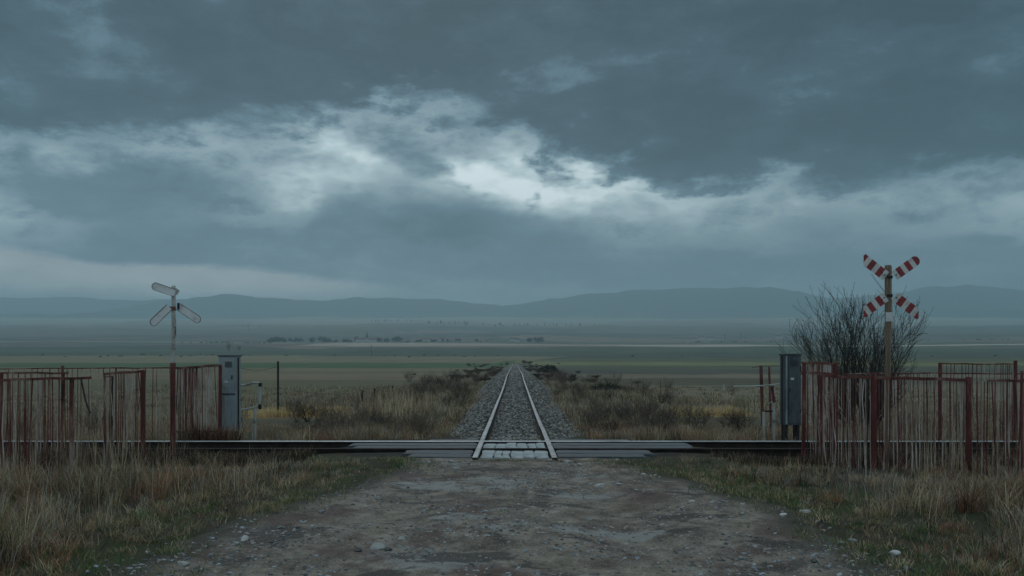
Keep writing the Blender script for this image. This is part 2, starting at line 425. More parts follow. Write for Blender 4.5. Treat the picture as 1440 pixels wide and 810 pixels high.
    f = M(t, 'ADD', M(t, 'MULTIPLY', zc, 0.0018), M(t, 'MULTIPLY', n, 0.7))
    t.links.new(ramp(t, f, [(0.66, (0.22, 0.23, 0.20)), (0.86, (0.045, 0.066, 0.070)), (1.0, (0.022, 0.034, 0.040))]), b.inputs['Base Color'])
    b.inputs['Roughness'].default_value = 1.0
    MATS['hill_cover'] = m

    # air
    m = bpy.data.materials.new('haze_air')
    m.use_nodes = True
    t = m.node_tree
    t.nodes.clear()
    v = N(t, 'ShaderNodeVolumePrincipled', inp={'Color': (0.65, 0.90, 1.0, 1), 'Density': HAZE, 'Anisotropy': 0.5})
    for k in ('Density Attribute', 'Color Attribute', 'Temperature Attribute'):
        if k in v.inputs: v.inputs[k].default_value = ''
    t.links.new(v.outputs[0], N(t, 'ShaderNodeOutputMaterial').inputs['Volume'])
    MATS['haze_air'] = m


HAZE = 2.15e-4
build_materials()

# ------------------------------------------------------------------ mesh helpers


class MB:
    def __init__(self):
        self.v = []; self.f = []; self.along = []

    def add(self, vs, fs):
        o = len(self.v)
        self.v.extend([tuple(p) for p in vs])
        self.f.extend([tuple(i + o for i in q) for q in fs])

    def box(self, c, size, rot=None):
        sx, sy, sz = [s / 2 for s in size]
        c = Vector(c)
        vs = [Vector((x, y, z)) for x in (-sx, sx) for y in (-sy, sy) for z in (-sz, sz)]
        if rot is not None: vs = [rot @ p for p in vs]
        self.add([c + p for p in vs], [(0, 1, 3, 2), (4, 6, 7, 5), (0, 4, 5, 1), (2, 3, 7, 6), (0, 2, 6, 4), (1, 5, 7, 3)])

    def tube(self, pts, rad, n=6, cap=True):
        pts = [Vector(p) for p in pts]
        if not hasattr(rad, '__len__'): rad = [rad] * len(pts)
        rings = []
        up = None
        for i, p in enumerate(pts):
            d = (pts[min(i + 1, len(pts) - 1)] - pts[max(i - 1, 0)])
            d = d.normalized() if d.length > 1e-9 else Vector((0, 0, 1))
            if up is None or abs(up.dot(d)) > 0.95:
                up = Vector((0, 1, 0)) if abs(d.y) < 0.8 else Vector((1, 0, 0))
            s = d.cross(up).normalized(); u = s.cross(d).normalized(); up = u
            rings.append([p + (s * math.cos(2 * math.pi * k / n + math.pi / n) + u * math.sin(2 * math.pi * k / n + math.pi / n)) * rad[i] for k in range(n)])
        vs = [q for r in rings for q in r]
        fs = []
        for i in range(len(pts) - 1):
            for k in range(n):
                a, b = i * n + k, i * n + (k + 1) % n
                fs.append((a, b, b + n, a + n))
        if cap:
            fs.append(tuple(range(n - 1, -1, -1)))
            fs.append(tuple(range((len(pts) - 1) * n, len(pts) * n)))
        self.add(vs, fs)

    def build(self, name, material, parent=None, bevel=0.0, smooth_=False):
        me = bpy.data.meshes.new(name)
        o = Vector((0, 0, 0))
        if parent is not None:
            p = parent
            while p is not None:
                o = o + p.location; p = p.parent
        me.from_pydata([(a - o.x, b - o.y, c - o.z) for a, b, c in self.v], [], self.f)
        me.update()
        if bevel:
            bm = bmesh.new(); bm.from_mesh(me)
            bmesh.ops.bevel(bm, geom=bm.edges[:], offset=bevel, segments=2, affect='EDGES', profile=0.6)
            bm.to_mesh(me); bm.free()
        if smooth_: me.polygons.foreach_set('use_smooth', [True] * len(me.polygons))
        me.materials.append(MATS[material])
        ob = bpy.data.objects.new(name, me)
        COL.objects.link(ob)
        if parent is not None: ob.parent = parent
        return ob


def np_mesh(name, verts, faces_flat, loop_sizes, material, tint=None, smooth_=False, parent=None):
    me = bpy.data.meshes.new(name)
    verts = np.asarray(verts, np.float32).reshape(-1, 3)
    if parent is not None: verts = verts - np.array(parent.location, np.float32)
    faces_flat = np.asarray(faces_flat, np.int32).ravel()
    loop_sizes = np.asarray(loop_sizes, np.int32)
    me.vertices.add(len(verts)); me.vertices.foreach_set('co', verts.ravel())
    me.loops.add(len(faces_flat)); me.loops.foreach_set('vertex_index', faces_flat)
    me.polygons.add(len(loop_sizes))
    st = np.concatenate([[0], np.cumsum(loop_sizes)[:-1]]).astype(np.int32)
    me.polygons.foreach_set('loop_start', st)
    me.polygons.foreach_set('use_smooth', np.full(len(loop_sizes), smooth_, bool))
    me.update(calc_edges=True)
    if tint is not None:
        a = me.attributes.new('tint', 'FLOAT_COLOR', 'POINT')
        col = np.ones((len(verts), 4), np.float32); col[:, :3] = tint
        a.data.foreach_set('color', col.ravel())
    me.materials.append(MATS[material])
    ob = bpy.data.objects.new(name, me)
    COL.objects.link(ob)
    if parent is not None: ob.parent = parent
    return ob


def tag(o, label=None, cat=None, group=None, kind=None):
    if label: o['label'] = label
    if cat: o['category'] = cat
    if group: o['group'] = group
    if kind: o['kind'] = kind
    return o


def empty(name, loc, label, cat, group=None):
    o = bpy.data.objects.new(name, None)
    o.location = loc
    o.empty_display_size = 0.2
    COL.objects.link(o)
    return tag(o, label, cat, group)


def copy_thing(o, loc, rz, sc=1.0):
    c = o.copy(); COL.objects.link(c)
    c.location = loc; c.rotation_euler = (0, 0, rz); c.scale = (sc, sc, sc) if not hasattr(sc, '__len__') else sc
    for ch in list(o.children):
        d = ch.copy(); COL.objects.link(d); d.parent = c
    return c


def grid(name, xs2d, ys2d, zs2d, material, tint=None, smooth_=True):
    r, c = xs2d.shape
    verts = np.stack([xs2d, ys2d, zs2d], -1).reshape(-1, 3)
    i = np.arange(r * c).reshape(r, c)
    q = np.stack([i[:-1, :-1], i[:-1, 1:], i[1:, 1:], i[1:, :-1]], -1).reshape(-1, 4)
    return np_mesh(name, verts, q, np.full(len(q), 4), material, None if tint is None else tint.reshape(-1, 3), smooth_)


# ------------------------------------------------------------------ ground sheet
def field_colour(x, y):
    """base colour of the land at (x, y): soil and turf near, farmed strips far"""
    wob = (fbm(x / 90, y / 90, 21) - 0.5)
    d = y * (1 + 0.16 * wob) + x * 0.06
    out = np.zeros(x.shape + (3,))
    soil = np.array((0.060, 0.050, 0.040))
    moss = np.array((0.054, 0.058, 0.034))
    m = smooth(0.42, 0.62, fbm(x * 0.55, y * 0.55, 31))[..., None]
    near = soil * (1 - m) + moss * m
    L = [(0, (.085, .080, .055)), (55, (.088, .092, .062)), (105, (.120, .108, .078)), (170, (.095, .100, .066)), (215, (.125, .112, .082)),
         (265, (.052, .088, .050)), (400, (.125, .122, .085)), (600, (.052, .072, .062)), (760, (.062, .082, .066)), (980, (.050, .066, .060)),
         (1250, (.075, .085, .075)), (1400, (.05, .06, .058))]
    Rr = [(0, (.085, .080, .055)), (50, (.110, .108, .080)), (85, (.072, .074, .056)), (120, (.115, .108, .085)), (165, (.060, .068, .055)), (260, (.066, .078, .058)),
          (330, (.115, .130, .066)), (440, (.075, .085, .058)), (520, (.056, .068, .060)), (640, (.052, .072, .062)), (760, (.062, .082, .066)), (980, (.050, .066, .060)), (1250, (.075, .085, .075)), (1400, (.05, .06, .058))]
    sideL = np.zeros(x.shape + (3,)); sideR = np.zeros(x.shape + (3,))
    for dd, c in L: sideL[d >= dd] = c
    for dd, c in Rr: sideR[d >= dd] = c
    out = np.where((x < 0.22 * np.maximum(y - 430, 0))[..., None], sideL, sideR)
    # far strips
    far = d > 1080
    sk = d + 0.10 * x + 140 * wob
    b1 = np.floor(sk / 170); b2 = np.floor((x + 60 * b1 + 400 * wob) / 620)
    hsh = np.abs(np.sin(b1 * 12.9898 + b2 * 78.233) * 43758.5453) % 1
    pal = np.array([(.060, .074, .062), (.095, .082, .072), (.048, .060, .056), (.075, .086, .064), (.125, .108, .092), (.055, .066, .060), (.085, .078, .066)])
    fc = pal[np.clip((hsh * len(pal)).astype(int), 0, len(pal) - 1)]
    out = np.where(far[..., None], fc, out)
    pk = smooth(3000, 4600, y)[..., None] * 0.75  # far plain paled: mist below the hills put into the land colour
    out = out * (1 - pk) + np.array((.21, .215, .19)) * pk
    # long pale stubble strip in front of the village
    p = np.exp(-((x - 60) / 420.0) ** 4)
    strip = (np.abs(y - (1330 - 0.05 * x)) < 150 * p) & (x > -330)
    out = np.where(strip[..., None], np.array((.235, .210, .185)), out)
    strip2 = (np.abs(y - (1240 + 0.06 * (x - 300))) < 26) & (x > 150) & (x < 900)
    out = np.where(strip2[..., None], np.array((.36, .36, .35)), out)
    strip3 = (np.abs(y - (1700 + 0.02 * x)) < 30) & (x < -350)
    out = np.where(strip3[..., None], np.array((.20, .18, .16)), out)
    out = out * np.array((1.50, 1.36, 1.30))
    k = smooth(22, 34, y)[..., None]
    out = near * (1 - k) + out * k
    # straw coloured patches
    for (cx, cy, sx, sy) in ((-8.4, 33.6, 1.9, 2.2), (7.4, 33.0, 1.4, 1.5)):
        g = np.exp(-((x - cx) / sx) ** 4 - ((y - cy) / sy) ** 4)[..., None]
        out = out * (1 - g) + np.array((.42, .28, .12)) * g
    return out


def build_ground():
    ys = np.concatenate([np.linspace(-40, 2, 15), np.linspace(3, 24, 150), np.geomspace(24.2, 7300, 460)])
    hw = 30 + np.maximum(ys, 0) * 0.95
    nx = 340
    t = np.linspace(-1, 1, nx)
    u = np.sign(t) * (0.35 * np.abs(t) + 0.65 * np.abs(t) ** 2.2)
    X = hw[:, None] * u[None, :]
    Y = np.repeat(ys[:, None], nx, 1)
    Z = ground_z(X, Y)
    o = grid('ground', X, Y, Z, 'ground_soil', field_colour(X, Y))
    tag(o, kind='structure')


build_ground()

# ------------------------------------------------------------------ dirt road


def road_edges(y):
    l = np.interp(y, [2, 6.6, 9.4, 11.0, 12.2, 13.2, 14.2, 15], [-3.9, -3.6, -3.25, -2.75, -2.35, -2.1, -1.9, -2.0])
    r = np.interp(y, [2, 6.6, 9.4, 11.0, 12.2, 13.2, 14.2, 15], [3.8, 3.5, 3.35, 3.1, 2.65, 2.3, 2.05, 2.1])
    l = l + (fbm(y * 0.9, y * 0 + 1.3, 51) - 0.5) * 0.7
    r = r + (fbm(y * 0.9, y * 0 + 7.3, 52) - 0.5) * 0.7
    return l, r


def road_z(x, y):
    z = -0.055 + (fbm(x * 0.5, y * 0.5, 61) - 0.5) * 0.07 + (fbm(x * 2.2, y * 2.2, 62) - 0.5) * 0.022 + (fbm(x * 8, y * 8, 63, 3) - 0.5) * 0.014
    z = z - 0.035 * (np.exp(-((np.abs(x + 0.1) - 1.15) / 0.38) ** 2))            # wheel ruts
    for (cx, cy, r, d) in ((-0.35, 8.0, 0.45, 0.06), (1.6, 8.2, 0.35, 0.045), (-0.6, 11.0, 0.6, 0.035), (1.3, 9.7, 0.5, 0.035), (0.3, 7.1, 0.5, 0.03)):
        z = z - d * np.exp(-((x - cx) / r) ** 2 - ((y - cy) / (r * 0.6)) ** 2)
    k = smooth(14.2, 14.9, y)
    return (z + 0.03 * smooth(13.6, 14.6, y)) * (1 - k) + k * (-0.05 + (fbm(x * 3, y * 3, 64) - 0.5) * 0.03)


def build_road():
    ys = np.concatenate([np.linspace(-6, 5, 12), np.arange(5.2, 15.06, 0.045)])
    nx = 170
    t = np.linspace(-1, 1, nx)
    l, r = road_edges(ys)
    X = (l[:, None] * (1 - t) / 2 + r[:, None] * (1 + t) / 2)
    Y = np.repeat(ys[:, None], nx, 1)
    Z = road_z(X, Y)
    e = smooth(0.90, 1.0, np.abs(t))[None, :]
    Z = Z * (1 - e) + (ground_z(X, Y) - 0.05) * e
    E = smooth(0.66, 0.97, np.abs(t))[None, :] + 0 * X
    
    def patches(lst):
        o = np.zeros_like(X)
        for cx, cy, sx, sy in lst: o = np.maximum(o, np.exp(-((X - cx) / sx) ** 2 - ((Y - cy) / sy) ** 2))
        return o
    mud = patches([(-0.46, 7.5, 0.55, 0.28), (-0.95, 7.0, 0.35, 0.2), (3.0, 8.1, 0.7, 0.6), (2.6, 7.2, 0.6, 0.3), (-0.93, 10.6, 0.8, 0.25), (0.4, 10.9, 0.7, 0.22), (1.5, 9.4, 0.5, 0.22), (-2.4, 8.4, 0.5, 0.5), (2.2, 11.0, 0.35, 0.3), (0.2, 13.6, 1.0, 0.22)])
    pale = patches([(-1.1, 12.0, 0.75, 0.5), (-0.35, 11.6, 0.6, 0.25), (0.97, 11.1, 0.65, 0.25), (-0.66, 9.5, 0.5, 0.22), (-0.8, 7.4, 0.45, 0.4), (1.15, 8.6, 0.4, 0.16), (0.5, 6.7, 0.7, 0.25)])
    tag(grid('dirt_road', X, Y, Z, 'road_dirt', np.stack([E, mud, pale], -1)), kind='structure')


build_road()

# ------------------------------------------------------------------ ballast, rails, crossing
FAR_RAIL, NEAR_RAIL = 17.80, 16.35


def extrude(prof, path):
    """profile (side, up) points swept along path points, side to the right of the path"""
    vs, fs = [], []
    n = len(prof)
    for i, p in enumerate(path):
        p = Vector(p)
        d = Vector(path[min(i + 1, len(path) - 1)]) - Vector(path[max(i - 1, 0)])
        s = Vector((d.y, -d.x, 0)).normalized()
        for a, b in prof: vs.append(p + s * a + Vector((0, 0, b)))
    for i in range(len(path) - 1):
        for k in range(n):
            a, b = i * n + k, i * n + (k + 1) % n
            fs.append((a, b, b + n, a + n))
    fs.append(tuple(range(n - 1, -1, -1))); fs.append(tuple(range((len(path) - 1) * n, len(path) * n)))
    return vs, fs


RAIL_BODY = [(-0.075, -0.185), (0.075, -0.185), (0.075, -0.172), (0.016, -0.150), (0.016, -0.050), (0.047, -0.038), (0.047, -0.006), (-0.047, -0.006), (-0.047, -0.038), (-0.016, -0.050), (-0.016, -0.150), (-0.075, -0.172)]
RAIL_TOP = [(-0.0485, -0.016), (0.0485, -0.016), (0.049, -0.006), (0.036, 0.0), (-0.036, 0.0), (-0.049, -0.006)]


def add_track(label, base, paths, tops=('rail_top', 'rail_top')):
    root = empty('railway_track', base, label, 'railway track')
    for path, top in zip(paths, tops):
        mb = MB(); mb.add(*extrude(RAIL_BODY, path)); r = mb.build('rail', 'rail_side', root)
        mb = MB(); mb.add(*extrude(RAIL_TOP, path)); mb.build('running_surface', top, r)
    return root


ypath = list(np.linspace(14.72, 34, 22)) + list(np.linspace(37, 120, 36)) + list(np.linspace(130, 440, 40))
lw = lambda y, s: 0.012 * math.sin(y * 0.16 + s) * (y > 22)
add_track('straight weathered railway track running away across the plain to a vanishing point', (0, 14.72, -0.185),
          [[(sx * 0.69 + lw(y, sx), y, float(track_z(y))) for y in ypath] for sx in (-1, 1)])
xs = np.linspace(-22, 22, 60)
add_track('straight railway track passing crosswise in front of the fences and under the crossing planks', (0, NEAR_RAIL, -0.185),
          [[(x, FAR_RAIL, -0.002) for x in xs], [(x, NEAR_RAIL, -0.006) for x in xs]], ('rail_bright', 'rail_side'))


def build_beds():
    # bed under the track that runs away
    ys = np.concatenate([np.arange(18.6, 60, 0.5), np.arange(60, 441, 4)])
    prof = np.array([(-2.5, -0.62), (-1.95, -0.42), (-1.55, -0.26), (-1.05, -0.13), (-0.69, -0.20), (-0.45, -0.13), (0, -0.10), (0.45, -0.13), (0.69, -0.20), (1.05, -0.13), (1.55, -0.26), (1.95, -0.42), (2.5, -0.62)])
    X = np.repeat(prof[None, :, 0], len(ys), 0)
    Y = np.repeat(ys[:, None], len(prof), 1)
    X = X + (fbm(Y * 0.7, X * 0.7, 71) - 0.5) * 0.4 * (np.abs(X) > 1.2)
    Z = prof[None, :, 1] + track_z(Y) + (fbm(X * 3, Y * 3, 72) - 0.5) * 0.04
    tag(grid('ballast_bed', X, Y, Z, 'ballast_bed'), kind='structure')
    # bed under the cross track, split by nothing: dips under the planks
    xs = np.arange(-24, 24.01, 0.2)
    py = np.array([14.9, 15.1, 15.4, 15.7, 16.2, 16.35, 16.5, 17.1, 17.65, 17.8, 17.95, 18.5, 18.8, 19.3])
    pz = np.array([-0.42, -0.36, -0.30, -0.215, -0.185, -0.175, -0.175, -0.17, -0.175, -0.175, -0.18, -0.19, -0.26, -0.45])
    X = np.repeat(xs[:, None], len(py), 1)
    Y = np.repeat(py[None, :], len(xs), 0)
    up = (1 - smooth(3.0, 4.0, np.abs(X))) * smooth(14.95, 15.1, Y) * (1 - smooth(18.55, 18.7, Y))
    rl = np.minimum(np.abs(Y - FAR_RAIL), np.abs(Y - NEAR_RAIL))
    Z = pz[None, :] + (fbm(X * 2, Y * 2, 73) - 0.5) * 0.05 + up * 0.118 * (rl > 0.055)
    tag(grid('crossing_bed', X, Y[:, :], Z, 'dark_bed'), kind='structure')


build_beds()


def icos(sub):
    bm = bmesh.new(); bmesh.ops.create_icosphere(bm, subdivisions=sub, radius=1.0)
    v = np.array([p.co[:] for p in bm.verts]); f = np.array([[q.index for q in fc.verts] for fc in bm.faces]); bm.free()
    return v, f


ICO1 = icos(1); ICO2 = icos(2)


def rocks(name, pts, size, material, tints, flat=0.65, seed=1, tmpl=ICO1):
    """many stones in one mesh: pts (n,3), size (n,)"""
    g = np.random.default_rng(seed)
    v0, f0 = tmpl
    n = len(pts); k = len(v0)
    jit = 1 + g.uniform(-0.32, 0.32, (n, k, 1))
    sc = size[:, None] * g.uniform(0.6, 1.25, (n, 3)) * np.array((1, 1, flat))
    v = v0[None] * jit * sc[:, None, :]
    a = g.uniform(0, 6.28, n); ca, sa = np.cos(a)[:, None], np.sin(a)[:, None]
    tl = g.uniform(-0.4, 0.4, (n, 1))
    x = v[..., 0] * ca - v[..., 1] * sa; y = v[..., 0] * sa + v[..., 1] * ca
    z = v[..., 2] + x * tl
    v = np.stack([x, y, z], -1) + pts[:, None, :]
    f = f0[None] + (np.arange(n) * k)[:, None, None]
    return np_mesh(name, v, f, np.full(n * len(f0), 3), material, np.repeat(tints, k, 0))


def grey_tints(n, lo, hi, seed, warm=0.05):
    g = np.random.default_rng(seed)
    v = lo + (hi - lo) * g.random(n) ** 1.6
    w = g.uniform(-warm, warm, n)
    return np.stack([v * (1 + w), v, v * (1 - w)], 1)


def build_ballast():
    g = np.random.default_rng(5)
    n = 26000
    y = 18.9 + 130 * g.random(n) ** 2.3
    x = g.uniform(-2.0, 2.0, n)
    x = np.where(np.abs(x) > 1.55, x * g.uniform(0.8, 1.1, n), x)
    keep = (np.abs(np.abs(x) - 0.69) > 0.135)
    x, y = x[keep], y[keep]
    z = np.interp(np.abs(x), [0, 0.5, 1.05, 1.55, 1.95, 2.5], [-0.10, -0.13, -0.13, -0.26, -0.42, -0.62]) + track_z(y) + g.uniform(0, 0.025, len(x))
    s = g.uniform(0.022, 0.05, len(x)) * np.interp(y, [19, 60, 150], [1, 1.7, 3.2])
    tag(rocks('ballast', np.stack([x, y, z], 1), s, 'stone_tint', grey_tints(len(x), 0.07, 0.36, 8, 0.14) * np.array((1.06, 0.99, 0.92)), 0.75, 9), 'loose grey ballast stones heaped between and beside the straight rails', 'ballast', kind='stuff')
    n = 5000
    x = g.uniform(-14, 14, n); y = g.uniform(15.2, 18.9, n)
    keep = (np.abs(y - FAR_RAIL) > 0.07) & (np.abs(y - NEAR_RAIL) > 0.07) & (np.abs(x) > 2.6)
    x, y = x[keep], y[keep]
    z = np.interp(y, [14.9, 15.4, 15.7, 16.35, 17.8, 18.5, 18.8], [-0.42, -0.30, -0.215, -0.175, -0.175, -0.19, -0.26]) + 0.01
    tag(rocks('dark_ballast', np.stack([x, y, z], 1), g.uniform(0.02, 0.05, len(x)), 'stone_tint', grey_tints(len(x), 0.018, 0.09, 18), 0.75, 19), 'dark ballast stones under the crosswise track', 'ballast', kind='stuff')


build_ballast()


def jag_plank(name, x0, x1, y0, y1, top, th, matl, label, cat, group, amp=0.01, seed=0, n=24, tiltx=0.0):
    """a worn plank or slab with uneven edges, ends and top"""
    g = random.Random(seed)
    mb = MB()
    xs_ = [x0 + (x1 - x0) * i / n for i in range(n + 1)]
    rows = [(y0, 0.0), (y0 + 0.012, 1.0), ((y0 + y1) / 2, 1.0), (y1 - 0.012, 1.0), (y1, 0.0)]
    vs = []
    for i, x in enumerate(xs_):
        e = 0.012 if i in (0, n) else 0
        for j, (y, t) in enumerate(rows):
            dy = (mnoise.noise((x * 2.2, seed * 3.1 + j, 0.3)) * amp * 1.6 if j in (0, 1) else mnoise.noise((x * 2.2, seed * 3.1 + 9, 5.3)) * amp * 1.6 if j in (3, 4) else 0)
            dx = (g.uniform(-amp, amp) * 2 if i in (0, n) else 0)
            z = top - e - (0.012 if t == 0 else 0) + mnoise.noise((x * 3.1, y * 5.0, seed)) * amp * 0.5 + tiltx * (x - (x0 + x1) / 2)
            vs.append((x + dx, y + dy, z))
    m = len(rows)
    nb = len(vs)
    vs += [(p[0], p[1], top - th) for p in vs]
    fs = []
    for i in range(n):
        for j in range(m - 1):
            a = i * m + j
            fs.append((a, a + m, a + m + 1, a + 1))
            fs.append((nb + a, nb + a + 1, nb + a + m + 1, nb + a + m))
        a = i * m
        fs.append((a, nb + a, nb + a + m, a + m))
        a = i * m + m - 1
        fs.append((a, a + m, nb + a + m, nb + a))
    for j in range(m - 1):
        fs.append((j, j + 1, nb + j + 1, nb + j))
        a = n * m + j
        fs.append((a, nb + a, nb + a + 1, a + 1))
    mb.add(vs, fs)
    c = Vector(((x0 + x1) / 2, (y0 + y1) / 2, top - th))
    o = mb.build(name, matl)
    o.data.transform(Matrix.Translation(-c)); o.location = c
    return tag(o, label, cat, group)


def build_crossing():
    G = 'timber planks of the level crossing'
    # (side, rows y0..y1, x extent)
    rows = [(18.02, 18.50, 1.85, 2.45, 'behind the far crosswise rail'), (17.12, 17.70, 3.35, 3.55, 'just inside the far crosswise rail'),
            (16.52, 17.07, 3.2, 3.5, 'in the middle of the crosswise track'), (15.66, 16.25, 2.05, 2.55, 'just before the near crosswise rail'),
            (15.10, 15.62, 1.9, 2.35, 'nearest the dirt road')]
    k = 0
    for (y0, y1, xl, xr, where) in rows:
        for s in (-1, 1):
            xe = xl if s < 0 else xr
            a, b = (-xe, -0.775) if s < 0 else (0.775, xe)
            side = 'left' if s < 0 else 'right'
            jag_plank('crossing_plank', a, b, y0, y1, -0.030, 0.11, 'old_timber', 'grey crossing timber %s, %s of the straight rails' % (where, side), 'plank', G, 0.012, k + 1, 30)
            k += 1
    g = random.Random(3)
    G2 = 'concrete slabs between the rails'
    place = {0: 'back', 1: 'front'}
    specs = [(0, [(-0.69, -0.44), (-0.43, -0.195), (-0.18, 0.045), (0.058, 0.285), (0.292, 0.50), (0.508, 0.69)], 16.50, 17.62),
             (1, [(-0.68, -0.42), (-0.408, -0.275), (-0.262, -0.11), (-0.085, 0.175), (0.187, 0.395), (0.407, 0.69)], 14.92, 16.18)]
    desc = [['narrow end', 'cracked', 'wide', 'square', 'dull', 'thin end'], ['chipped end', 'narrow', 'split', 'broken wide', 'leaning', 'large corner']]
    ords = ['first', 'second', 'third', 'fourth', 'fifth', 'sixth']
    for r, spans, y0, y1 in specs:
        for i, (a, b) in enumerate(spans):
            a, b = a * 0.885, b * 0.885
            jag_plank('concrete_slab', a, b, y0 + g.uniform(-0.02, 0.05), y1 - g.uniform(0.0, 0.10), -0.028 + g.uniform(-0.012, 0.012), 0.12, 'slab_concrete',
                      'pale concrete slab between the rails, %s from the left in the %s row' % (ords[i], place[r]), 'slab', G2, 0.014, 40 + r * 10 + i, 8, g.uniform(-0.03, 0.03))
    jag_plank('edging_strip', -0.6, 0.6, 18.16, 18.36, -0.045, 0.1, 'slab_concrete', 'thin pale stone strip closing the ballast behind the slabs', 'kerb strip', None, 0.02, 77, 26)


build_crossing()

# ------------------------------------------------------------------ fences


def fence(label, ends, posts, rails, picks, group='rusty red picket fences', seed=0):
    """ends: ((px, Y), (px, Y)) plan line of the panel; posts: (px, top py, half width, material);
    rails: (px0, py0, px1, py1, radius); picks: (px0, px1, step in px, top rail index, pale share, bottom drop)"""
    g = random.Random(seed)
    (pa, Ya), (pb, Yb) = ends
    xa, xb = (pa - HX) / F * Ya, (pb - HX) / F * Yb

    def spot(px):
        # point of the panel's plan line seen in column px
        u = (px - HX) / F
        dx, dy = xb - xa, Yb - Ya
        t = (u * Ya - xa) / (dx - u * dy)
        return xa + dx * t, Ya + dy * t

    cx, cy = (xa + xb) / 2, (Ya + Yb) / 2
    root = empty('picket_fence', (cx, cy, gz(cx, cy)), label, 'fence', group)
    rails3 = []
    for (p0, q0, p1, q1, r) in rails:
        (x0, y0), (x1, y1) = spot(p0), spot(p1)
        z0, z1 = CH + (HY - q0) / F * y0, CH + (HY - q1) / F * y1
        n = 7
        pts = []
        for i in range(n):
            t = i / (n - 1)
            sag = 0 if i in (0, n - 1) else g.uniform(-0.012, 0.008)
            pts.append((x0 + (x1 - x0) * t, y0 + (y1 - y0) * t, z0 + (z1 - z0) * t + sag))
        mb = MB(); mb.tube(pts, r * 1.15, 4); mb.build('rail', 'red_rust', root)
        rails3.append((p0, p1, pts))
    for (px, py, hw, mt) in posts:
        x, y = spot(px)
        top = CH + (HY - py) / F * y
        mb = MB()
        lean = g.uniform(-0.02, 0.02)
        b = gz(x, y) - 0.15
        mb.tube([(x + lean, y, b), (x + lean * 0.4, y, (b + top) / 2), (x, y, top)], hw * 0.86, 4)
        mb.build('post', mt, root)
    for (p0, p1, step, ri, pale, drop) in picks:
        px = p0
        rp0, rp1, rpts = rails3[ri]
        while px < p1:
            x, y = spot(px)
            t = min(1, max(0, (px - rp0) / (rp1 - rp0)))
            ztop = rpts[0][2] + (rpts[-1][2] - rpts[0][2]) * t - 0.01
            zb = gz(x, y) + drop + g.uniform(-0.05, 0.08)
            if g.random() < 0.05: zb += g.uniform(0.2, 0.6)         # broken short
            mid = (ztop + zb) / 2
            w = 0.005 if g.random() < 0.86 else 0.035
            n = 4
            l0 = g.uniform(-0.02, 0.02) if g.random() < 0.85 else g.uniform(-0.08, 0.08)
            pts = []
            for i in range(n + 1):
                tt = i / n
                pts.append((x + l0 * (1 - tt) + (g.uniform(-w, w) if 0 < i < n else 0), y + (g.uniform(-w, w) if i < n else 0), zb + (ztop - zb) * tt))
            mb = MB()
            mb.tube(pts, g.choice((0.006, 0.008, 0.009, 0.010)) + (0.002 if step < 4.8 and Ya > 15.1 else 0.0), 4)
            mt = 'bare_bar' if g.random() < pale else g.choice(('red_rust', 'red_paint', 'red_rust'))
            mb.build('picket', mt, root)
            px += step * 0.50 * g.uniform(0.4, 1.65)
    return root


